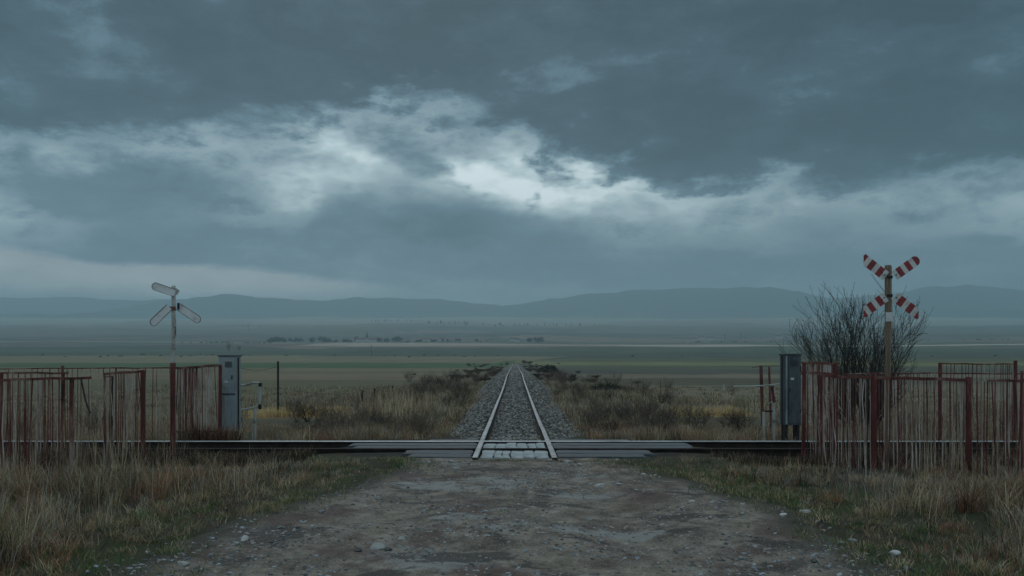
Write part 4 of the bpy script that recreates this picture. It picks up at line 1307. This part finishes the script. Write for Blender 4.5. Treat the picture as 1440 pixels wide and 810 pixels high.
    # tall straw coloured reeds and stalks
    for cx, cy, sx, sy, n, lab, sd in ((-4.6, 32, 1.2, 5, 60, 'tall pale reeds standing in the scrub left of the straight track', 121), (-8.4, 33.6, 1.75, 1.9, 520, 'band of straw yellow stubble before the pole meadow', 122), (7.4, 33.0, 1.3, 1.3, 240, 'band of straw yellow stubble right of the straight track', 123)):
        hh = 0.85 if sd == 121 else 0.28
        tuft_field('yellow_stubble' if sd > 121 else 'reeds', cx - sx, cx + sx, cy - sy, cy + sy, n, 16, lambda x, y, hh=hh: hh + 0 * x, 0.016, ['straw', 'tan'] if sd == 121 else ['gold', 'straw'],
                   lambda x, y: np.ones((len(x), 2)), lab, sd, None, 0.22, (0.05, 0.35))


build_grass()


def twig_ribbons(g, n_stem, H, spread, gen, w0):
    """branching twigs as thin crossed ribbons: returns verts, faces (quads)"""
    V_, F_ = [], []

    def seg(p, q, w):
        d = q - p
        s = np.cross(d, (0.3, 0.9, 0.1)); s = s / (np.linalg.norm(s) + 1e-9) * w / 2
        s2 = np.cross(d, s); s2 = s2 / (np.linalg.norm(s2) + 1e-9) * w / 2
        o = len(V_)
        V_.extend([p - s, p + s * 0.5 + s2, p + s * 0.5 - s2, q - s * 0.8, q + (s * 0.5 + s2) * 0.8, q + (s * 0.5 - s2) * 0.8])
        F_.extend([(o, o + 1, o + 4, o + 3), (o + 1, o + 2, o + 5, o + 4), (o + 2, o, o + 3, o + 5)])

    def grow(p, d, L, w, lev):
        k = 3
        for i in range(k):
            q = p + d * L / k
            seg(p, q, w * (1 - 0.22 * i))
            d = d + g.normal(0, 0.16, 3) + np.array((0, 0, 0.05)); d /= np.linalg.norm(d)
            p = q
            if lev > 0:
                for _ in range(1 if i == 0 else 2):
                    nd = d + g.normal(0, 0.52, 3) + np.array((0, 0, 0.12)); nd /= np.linalg.norm(nd)
                    grow(p.copy(), nd, L * g.uniform(0.42, 0.72), w * 0.6, lev - 1)
    for _ in range(n_stem):
        a = g.uniform(0, 6.283); t = spread * math.sqrt(g.random())
        d = np.array((math.cos(a) * t, math.sin(a) * t, 1.0)); d /= np.linalg.norm(d)
        p = np.array((math.cos(a) * 0.06 * H, math.sin(a) * 0.06 * H, -0.03)) * g.random()
        grow(p, d, H * g.uniform(0.45, 0.72), w0, gen)
    return np.array(V_), np.array(F_)


def bush_proto(n_stem, H, spread, gen, w0, material, seed):
    g = np.random.default_rng(seed)
    v, f = twig_ribbons(g, n_stem, H, spread, gen, w0)
    me_o = np_mesh('scrub_bush', v, f, np.full(len(f), 4), material)
    return me_o


def build_scrub():
    g = np.random.default_rng(44)
    protos = [bush_proto(16, 0.8, 0.9, 2, 0.012, m, 200 + i) for i, m in enumerate(('twig_brown', 'twig_brown', 'bark', 'twig_brown'))]
    used = set()
    spots = []
    # banks on both sides of the straight track
    for i in range(120):
        s = -1 if i % 2 else 1
        y = 20.5 + 75 * g.random() ** 1.7
        lo = 1.95 + 0.010 * y
        x = s * (lo + abs(g.normal(0, 1.0)) * (2.2 + y * 0.03))
        spots.append((x, y, g.uniform(0.5, 1.15) * np.interp(y, [20, 70], [0.8, 1.5])))
    labs = {-1: 'leafless brown scrub bush on the left bank of the straight track', 1: 'leafless brown scrub bush on the right bank of the straight track'}
    for (x, y, sc) in spots:
        k = int(g.integers(0, 4))
        o = protos[k]
        if k in used:
            o = o.copy(); COL.objects.link(o)
        used.add(k)
        o.location = (x, y, gz(x, y)); o.rotation_euler = (0, 0, g.uniform(0, 6.28)); o.scale = (sc * 1.25, sc * 1.25, sc)
        s = -1 if x < 0 else 1
        tag(o, labs[s], 'bush', 'scrub bushes on the left bank' if s < 0 else 'scrub bushes on the right bank')
    # scrub farther out along the line, seen as dark clumps
    far = bush_proto(46, 1.3, 0.9, 2, 0.03, 'twig_brown', 230)
    first = True
    for i in range(120):
        s = -1 if i % 2 else 1
        y = 85 + 300 * g.random() ** 1.4
        x = s * (2.5 + abs(g.normal(0, 1)) * (2.2 + y * 0.014))
        o = far
        if not first:
            o = far.copy(); COL.objects.link(o)
        first = False
        sc = g.uniform(0.4, 0.8) * np.interp(y, [85, 380], [0.7, 1.15])
        o.location = (x, y, gz(x, y)); o.rotation_euler = (0, 0, g.uniform(0, 6.28)); o.scale = (sc * 1.7, sc * 1.7, sc * 0.75)
        tag(o, 'small brown distant scrub bush where the straight track narrows, on the %s bank' % ('left' if s < 0 else 'right'), 'bush', 'distant scrub bushes on the %s bank' % ('left' if s < 0 else 'right'))


build_scrub()


def leafy_clump(name, loc, rx, ry, h, n, size, material, label, cat, group, seed):
    """evergreen bush or crown: many small leaf faces in an uneven volume"""
    g = np.random.default_rng(seed)
    k = 7
    cc = g.uniform(-0.55, 0.55, (k, 3)) * np.array((rx, ry, h * 0.35)) + np.array((0, 0, h * 0.30))
    cr = g.uniform(0.35, 0.6, k)
    i = g.integers(0, k, n)
    d = g.normal(0, 1, (n, 3)); d /= np.linalg.norm(d, axis=1, keepdims=True)
    r = g.random(n) ** 0.4
    p = cc[i] + d * (r * cr[i])[:, None] * np.array((rx, ry, h * 0.8))
    p[:, 2] = np.abs(p[:, 2]) * (1.12 - 0.5 * np.clip((p[:, 0] / rx) ** 2 + (p[:, 1] / ry) ** 2, 0, 1.6))
    a = g.normal(0, 1, (n, 3)); a /= np.linalg.norm(a, axis=1, keepdims=True)
    b = np.cross(a, g.normal(0, 1, (n, 3))); b /= np.linalg.norm(b, axis=1, keepdims=True)
    s = size * g.uniform(0.5, 1.3, (n, 1))
    v = np.stack([p - a * s, p + b * s * 0.5, p + a * s, p - b * s * 0.5], 1)
    f = np.arange(n * 4).reshape(n, 4)
    o = np_mesh(name, v, f, np.full(n, 4), material)
    o.location = loc
    return tag(o, label, cat, group)


def build_mid_bushes():
    for (px, py, Y, w, h, lab, sd) in ((770, 516, 175, 4.6, 2.2, 'dark green round bush beside the vanishing end of the straight track', 301), (851, 549, 62, 3.4, 0.75, 'low dark green bush lying in the grass right of the straight track', 302),
                                       (672, 515, 190, 3.4, 0.9, 'small dark bush on the left near the vanishing end of the track', 303)):
        x = (px - HX) / F * Y
        leafy_clump('evergreen_bush', (x, Y, gz(x, Y) - 0.05), w * 0.5, w * 0.4, h, 2600, h * 0.09, 'far_leaf', lab, 'bush', None, sd)
    # hedge of small bushes closing the near fields
    g = np.random.default_rng(9)
    proto = leafy_clump('hedge_bush', (0, 0, 0), 3.2, 2.0, 2.4, 260, 0.5, 'far_leaf', '', 'bush', 'bushes on the far field edge', 310)
    first = True
    for px in [12, 60, 92, 141, 152, 170, 200, 212, 226, 255, 268, 282, 290, 299, 318, 341, 352, 366, 402, 470, 540, 555, 575, 597, 616, 640, 652, 668, 700, 890, 960, 1120, 1310, 1400]:
        Y = 600 + g.uniform(-40, 60)
        x = (px - HX) / F * Y
        o = proto
        if not first: o = proto.copy(); COL.objects.link(o)
        first = False
        s = g.uniform(0.2, 0.5)
        o.location = (x, Y, gz(x, Y) - 0.2); o.scale = (s * g.uniform(1, 2.2), s, s); o.rotation_euler = (0, 0, g.uniform(0, 6))
        tag(o, 'small dark bush on the far edge of the near fields', 'bush', 'bushes on the far field edge')


build_mid_bushes()


def build_bare_shrub():
    g = np.random.default_rng(77)
    Y = 22.5
    bx = (1212 - HX) / F * Y
    gb = gz(bx, Y)
    root = empty('bare_shrub', (bx, Y, gb), 'large leafless many stemmed shrub behind the striped crossing sign', 'shrub')
    stems = MB(); twigs = MB()

    def grow(p, d, L, r, lev):
        n = 4
        pts = [Vector(p)]; rad = [r]
        dirs = []
        d = Vector(d).normalized()
        for i in range(n):
            d = (d + Vector(g.normal(0, 0.10, 3)) + Vector((0, 0, 0.045))).normalized()
            pts.append(pts[-1] + d * L / n); rad.append(max(0.0036, r * (1 - 0.62 * (i + 1) / n)))
            dirs.append(d.copy())
        (stems if lev >= 3 else twigs).tube(pts, rad, 5 if lev >= 2 else 3, cap=False)
        if lev > 0:
            kk = (3, 5, 5, 5)[lev] if lev < 4 else 5
            for j in range(kk):
                i = int(g.integers(1, n + 1)) if j else n
                nd = (dirs[i - 1] + Vector(g.normal(0, 0.34, 3)) + Vector((0, 0, 0.16))).normalized()
                grow(pts[i], nd, L * g.uniform(0.45, 0.75), rad[i] * 0.8, lev - 1)
    for i in range(21):
        a = g.uniform(0, 6.283)
        t = 0.46 * math.sqrt(g.random())
        ex = 1.15
        grow((bx + math.cos(a) * 0.25, Y + math.sin(a) * 0.25, gb - 0.05), (math.cos(a) * t * ex, math.sin(a) * t * 0.8, 1), g.uniform(1.4, 1.85), g.uniform(0.022, 0.038), 3)
    stems.build('trunk', 'bark', root); twigs.build('crown', 'bark', root)


build_bare_shrub()

# thin bare bushes between the fence bars
def build_weeds_in_fences():
    g = np.random.default_rng(61)
    proto = bush_proto(14, 1.0, 0.35, 2, 0.008, 'twig_brown', 240)
    sp = [(130, 17.4 + 2.6, 0.9, 'tangled bare bush behind the left picket fences, between two red posts'), (30, 20, 0.8, 'thin bare bush behind the far left end of the red fences'),
          (285, 18.9, 0.45, 'low reddish dead weed clump at the foot of the dense panel by the cabinet'), (1350, 20.6, 1.1, 'thin bare bush behind the heavy right fence post'),
          (1412, 20.9, 1.0, 'spindly bare bush behind the fence at the far right'), (1290, 20.7, 0.8, 'short bare bush behind the broad red fence'),
          (95, 12.4, 0.35, 'dead dark weed clump at the foot of the nearest left post')]
    for i, (px, Y, sc, lab) in enumerate(sp):
        x = (px - HX) / F * Y
        o = proto
        if i: o = proto.copy(); COL.objects.link(o)
        o.location = (x, Y, gz(x, Y) - 0.02); o.rotation_euler = (0, 0, g.uniform(0, 6.28)); o.scale = (sc * 1.3, sc * 1.3, sc * 1.1)
        tag(o, lab, 'bush')
    tuft_field('russet_weeds', -7.35, -6.2, 18.75, 19.15, 90, 22, lambda x, y: 0.30 + 0.25 * fbm(x * 2, y * 2, 140), 0.010, ['rust', 'brown', 'dark'], lambda x, y: np.ones((len(x), 3)), 'russet dead weeds at the foot of the dense panel by the left cabinet', 141, None, 0.12, (0.1, 0.6))
    # dry stalks standing among the bars
    for a, b, y0, y1, lab, sd in ((-11.5, -5.6, 13.0, 15.6, 'tall thin dry stalks standing among the left fence bars', 131), (5.6, 11.5, 13.2, 15.4, 'tall thin dry stalks standing among the right fence bars', 132)):
        tuft_field('dry_stalks', a, b, y0, y1, 130, 5, lambda x, y: 0.75 + 0 * x, 0.008, ['grey', 'straw', 'tan', 'brown'], lambda x, y: np.ones((len(x), 4)), lab, sd, None, 0.10, (0.02, 0.22))


build_weeds_in_fences()

# ------------------------------------------------------------------ stones on the road


def build_stones():
    g = np.random.default_rng(15)
    n = 42000
    y = 5.4 + 9.2 * g.random(n) ** 1.1
    x = g.uniform(-3.9, 3.9, n)
    l, r = road_edges(y)
    cl = fbm(x * 1.3, y * 1.3, 95)
    side = np.clip(np.abs(x) / 2.6, 0, 1)
    keep = (x > l - 0.1) & (x < r + 0.1) & (g.random(n) < smooth(0.38, 0.72, cl) * 0.8 + 0.15)
    keep2 = (x > l + 0.55 * g.random(n) - 0.05) & (x < r - 0.55 * g.random(n) + 0.05)
    keep = keep & keep2
    x, y = x[keep], y[keep]
    s = 0.0045 + 0.024 * g.random(len(x)) ** 4.0
    z = road_z(x, y) - s * 0.05
    tag(rocks('road_gravel', np.stack([x, y, z], 1), s, 'stone_tint', grey_tints(len(x), 0.10, 0.40, 21, 0.14), 0.6, 22), 'fine loose gravel scattered over the dirt road', 'gravel', kind='stuff')
    # larger single stones
    big = [(798, 651, .085, 'largest pale stone beside the right end of the slabs'), (816, 653, .05, 'dull stone just right of the largest pale stone'), (634, 650, .06, 'flat pale stone in front of the left rail end'), (773, 649, .05, 'pale stone before the last slab'),
           (663, 650, .035, 'small pale stone near the left rail end'), (772, 666, .045, 'flat pale stone on its own below the slabs'), (843, 682, .075, 'broad white flat piece of litter on the right half of the road'), (870, 682, .055, 'white stone right of the broad white one'),  # the broad white piece is litter, modelled like the stones
           (745, 662, .03, 'dark stone in the middle of the road near the slabs'), (905, 669, .05, 'bright white stone on the right road edge'), (921, 669, .03, 'little grey stone beside the bright white edge stone'), (894, 690, .04, 'pale stone halfway down the right side of the road'),
           (868, 651, .05, 'pale stone by the right plank ends'), (1103, 727, .06, 'round white stone at the foot of the right grass'), (1132, 722, .055, 'second white stone higher in the right grass edge'), (973, 708, .04, 'flat white stone in the right wheel track'),
           (343, 763, .06, 'white flat stone on the left road edge'), (332, 770, .045, 'smaller pale stone under the left edge stone'), (530, 768, .09, 'long pale stone among rubble on the left of the road'), (545, 771, .05, 'dark stone against the long pale one'),
           (503, 773, .055, 'dark flat stone left of the long pale one'), (565, 757, .05, 'pale chip above the long stone'), (452, 722, .05, 'grey stone on the left wheel track'), (1200, 761, .055, 'rough grey stone low on the right road edge'), (1145, 790, .05, 'pale stone in the dark mud bottom right'),
           (1258, 779, .06, 'white stone lying in the grass bottom right'), (395, 745, .05, 'flat grey stone on the left shoulder'), (258, 798, .06, 'pale stone at the bottom left of the road')]
    for i, (px, py, s, lab) in enumerate(big):
        Y = (CH + 0.06) * F / (py - HY)
        x = (px - HX) / F * Y
        l, r = road_edges(np.array([Y]))
        z = max(float(road_z(np.array([x]), np.array([Y]))[0]) if l[0] < x < r[0] else gz(x, Y), -0.3)
        v0, f0 = ICO2
        gg = np.random.default_rng(900 + i)
        ax = gg.normal(0, 1, (5, 3)); ax /= np.linalg.norm(ax, axis=1, keepdims=True)
        v = v0.copy()
        for q in ax:                       # knock flat facets off the stone
            dd = v @ q; lim = gg.uniform(0.45, 0.75)
            v = v - np.maximum(dd - lim, 0)[:, None] * q
        v = v * (1 + gg.uniform(-0.05, 0.05, (len(v), 1))) * s * np.array((gg.uniform(0.9, 1.4), gg.uniform(0.7, 1.0), gg.uniform(0.4, 0.6)))
        base = 0.10 if 'dark' in lab else 0.52 if 'white' in lab else 0.34 if 'pale' in lab else 0.22
        t = np.tile(np.array((base, base * 0.99, base * 0.97)), (len(v), 1))
        o = np_mesh('stone', v, f0, np.full(len(f0), 3), 'stone_tint', t)
        o.location = (x, Y, z + s * 0.18); o.rotation_euler = (0, 0, gg.uniform(0, 6.28))
        tag(o, lab, 'stone', 'larger stones lying on the dirt road')


build_stones()

# ------------------------------------------------------------------ far plain: village, trees, poles


def house(px, Y, w, d, h, label):
    x = (px - HX) / F * Y
    g = gz(x, Y)
    root = empty('village_house', (x, Y, g), label, 'house', 'houses of the distant village')
    mb = MB(); mb.box((x, Y, g + h / 2 - 0.5), (w, d, h + 1)); mb.build('wall', 'wall_pale', root)
    mb = MB()
    o = 0.4
    a, b, c = w / 2 + o, d / 2 + o, h * 0.55
    mb.add([(x - a, Y - b, g + h), (x + a, Y - b, g + h), (x + a, Y + b, g + h), (x - a, Y + b, g + h), (x - a, Y, g + h + c), (x + a, Y, g + h + c)],
           [(0, 1, 5, 4), (2, 3, 4, 5), (0, 4, 3), (1, 2, 5), (0, 3, 2, 1)])
    mb.build('roof', 'roof_dark', root)


def far_tree_proto(name, rx, h, seed, columnar=False):
    root = empty(name, (0, 0, 0), '', 'tree')
    mb = MB(); mb.tube([(0, 0, -0.5), (0, 0, h * 0.5)], [h * 0.03, h * 0.015], 5); mb.build('trunk', 'bark', root)
    c = leafy_clump('crown', (0, 0, h * (0.12 if columnar else 0.22)), rx, rx, h * 0.85, 420, h * 0.085, 'far_leaf', None, None, None, seed)
    for k in ('label', 'category', 'group'):
        if k in c: del c[k]
    c.parent = root
    return root


def build_far():
    g = np.random.default_rng(33)
    ords = ['leftmost', 'second', 'third', 'fourth', 'fifth', 'sixth', 'seventh', 'eighth', 'ninth', 'tenth']
    Yv = 1800
    hs = [(506, 14, 4.5), (515, 20, 4.5), (524, 12, 4), (538, 13, 3.5), (600, 13, 3.5), (622, 11, 3.5), (722, 12, 4), (727, 8, 3.5), (420, 10, 3.5), (385, 10, 3.5), (450, 11, 4), (568, 16, 3.5)]
    for i, (px, w, h) in enumerate(sorted(hs)):
        Y = Yv + g.uniform(-60, 60)
        house(px, Y, w * 1.25, w * 0.8, h * 1.35, 'tiny pale house %s along the distant village row' % (['leftmost', 'second from the left', 'third from the left', 'fourth from the left', 'fifth from the left', 'sixth from the left', 'seventh from the left', 'eighth from the left', 'ninth from the left', 'tenth from the left', 'second last', 'rightmost'][i]))
    for px, Y in ((1095, 2050), (987, 2100), (1230, 2200), (365, 3300), (1000, 1900)):
        house(px, Y, 16, 10, 5, 'lone pale house in the misty plain %s' % {1095: 'before the slate cabinet', 987: 'left of the pale far strip', 1230: 'behind the striped sign', 365: 'under the left hills', 1000: 'near the white far strip'}[px])
    # church
    x = (516 - HX) / F * 1830; gy = gz(x, 1830)
    root = empty('church', (x, 1830, gy), 'dark slim church tower above the distant village roofs', 'church')
    mb = MB(); mb.box((x, 1830, gy + 6), (5, 5, 13)); mb.build('tower', 'roof_dark', root)
    mb = MB(); mb.tube([(x, 1830, gy + 12.5), (x, 1830, gy + 21)], [3.4, 0.2], 4); mb.build('spire', 'roof_dark', root)
    # trees
    p1 = far_tree_proto('round_tree', 5.0, 8.0, 401)
    p2 = far_tree_proto('poplar_tree', 2.4, 18.0, 402, True)
    first = [True, True]

    def plant(k, x, Y, s, label, group, sx=1.0):
        p = (p1, p2)[k]
        loc = (x, Y, gz(x, Y) - 0.3)
        if first[k]:
            o = p; first[k] = False
            o.location = loc; o.scale = (s * sx, s, s); o.rotation_euler = (0, 0, g.uniform(0, 6))
        else:
            o = copy_thing(p, loc, g.uniform(0, 6), (s * sx, s, s))
        tag(o, label, 'tree', group)
    for i in range(58):
        px = g.uniform(378, 690) if i < 50 else g.uniform(738, 765)
        Y = Yv + g.uniform(-90, 40)
        plant(0, (px - HX) / F * Y, Y, g.uniform(0.7, 1.5) * (1.2 if 378 < px < 560 else 0.6 if px < 700 else 1.2), 'dark round tree among the distant village houses', 'village trees', g.uniform(1, 1.8))
    for i in range(52):
        px = g.uniform(600, 900); Y = 3600 + g.uniform(-80, 120)
        plant(1, (px - HX) / F * Y, Y, g.uniform(0.55, 1.05), 'slim poplar in the faint misty row below the hills', 'poplars in the misty row')
    for i in range(22):
        px = g.uniform(505, 585); Y = 4300 + g.uniform(-80, 120)
        plant(1, (px - HX) / F * Y, Y, g.uniform(0.5, 0.95), 'slim poplar in the fainter upper row under the hills', 'poplars in the upper row')
    tp = bush_proto(16, 11.0, 0.5, 2, 0.16, 'twig_brown', 410)
    tp.name = 'leafless_tree'
    for q, (px, Y, sc, lab) in enumerate(((322, 800, 0.85, 'faint leafless tree showing above the blue grey cabinet'), (336, 790, 0.55, 'smaller faint leafless tree right of the one above the cabinet'))):
        o = tp
        if q: o = tp.copy(); COL.objects.link(o)
        x = (px - HX) / F * Y
        o.location = (x, Y, gz(x, Y) - 0.2); o.scale = (sc * 0.7, sc * 0.7, sc); o.rotation_euler = (0, 0, q * 2.1)
        tag(o, lab, 'tree')
    # field hedges as rows of round trees
    for (pa, pb, py, n, lab) in ((250, 380, 480, 26, 'low dark hedge tree in the row left of the village'), (960, 1440, 479, 34, 'low dark hedge tree in the thin far row right of the track'), (560, 720, 478.5, 16, 'low dark hedge tree in the row right of the village')):
        Y0 = px_dist(py)
        for i in range(n):
            px = g.uniform(pa, pb); Y = Y0 + g.uniform(-25, 25)
            plant(0, (px - HX) / F * Y, Y, g.uniform(0.18, 0.42), lab, lab.replace('tree in', 'trees in'), g.uniform(1.5, 3.5))
    # masts and poles in the plain
    def mast(px, Y, h, r, label):
        x = (px - HX) / F * Y; z = gz(x, Y)
        mb = MB(); mb.tube([(0, 0, -0.5), (0, 0, h)], [r, r * 0.6], 6)
        mb.box((0, 0, h * 0.93), (r * 12, r * 0.8, r * 0.9))
        o = mb.build('utility_pole', 'bark'); o.location = (x, Y, z)
        tag(o, label, 'pole', 'poles in the plain')
    mast(522.5, 640, 7.5, 0.16, 'thin utility pole at the far field edge left of the track')
    mast(349, 2900, 22, 1.0, 'lone dark mast in the mist right of the plain sign')
    mast(1114.5, 2000, 24, 0.6, 'tall thin mast in the plain above the slate cabinet')
    mast(1042, 2100, 14, 0.5, 'short mast in the misty plain left of the tall one')
    mast(1019, 2000, 12, 0.5, 'faint short mast farthest left in the misty plain')


build_far()

# ------------------------------------------------------------------ hills


def hill_range(D, prof, depth, seed, rough=10, base=444):
    pxs = np.array([p for p, _ in prof], float); pys = np.array([q for _, q in prof], float)
    nx, ny = 420, 40
    u = np.linspace(-0.92, 0.92, nx)
    v = np.linspace(-1, 1, ny)
    U, Vv = np.meshgrid(u, v)
    Y = D + depth * Vv
    X = U * D
    PX = HX + F * U
    top = CH + (HY - np.interp(PX, pxs, pys)) / F * D
    b = CH + (HY - base - 3) / F * (D - depth)
    n = (fbm(X / 500, Y / 500, seed, 5) - 0.5)
    fall = np.exp(-(Vv / 0.55) ** 2) * (1 - smooth(0.8, 1.0, np.abs(Vv)))
    Z = b - 30 + (top - b + 30) * fall + n * rough * 6 * (1 - np.abs(Vv)) * (1 - 0.8 * np.exp(-(Vv / 0.2) ** 2))
    Z += (fbm(X / 150, Y / 500, seed + 3, 4) - 0.5) * rough * 2.4 + (1 - np.abs(2 * fbm(X / 330, Y / 700, seed + 7, 4) - 1) - 0.75) * rough * 3.0 * fall
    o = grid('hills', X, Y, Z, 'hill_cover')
    tag(o, kind='structure')


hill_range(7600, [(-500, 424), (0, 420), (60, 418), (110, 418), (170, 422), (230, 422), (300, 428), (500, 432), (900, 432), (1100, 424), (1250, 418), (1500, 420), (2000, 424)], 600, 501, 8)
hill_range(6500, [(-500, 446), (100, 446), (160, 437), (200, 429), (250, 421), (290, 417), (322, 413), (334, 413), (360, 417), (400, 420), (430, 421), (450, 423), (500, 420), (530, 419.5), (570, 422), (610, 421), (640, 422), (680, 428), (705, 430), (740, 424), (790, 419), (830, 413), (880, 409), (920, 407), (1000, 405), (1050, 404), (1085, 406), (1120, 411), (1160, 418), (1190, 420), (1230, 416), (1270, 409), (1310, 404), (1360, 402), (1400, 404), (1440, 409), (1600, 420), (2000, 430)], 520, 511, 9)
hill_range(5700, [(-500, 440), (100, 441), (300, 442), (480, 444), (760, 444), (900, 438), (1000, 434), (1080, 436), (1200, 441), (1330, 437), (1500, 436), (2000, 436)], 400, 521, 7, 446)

# ------------------------------------------------------------------ air
hb = MB(); hb.box((0, 4060, 300), (16400, 8600, 640))
hz = hb.build('haze', 'haze_air')
tag(hz, kind='stuff')
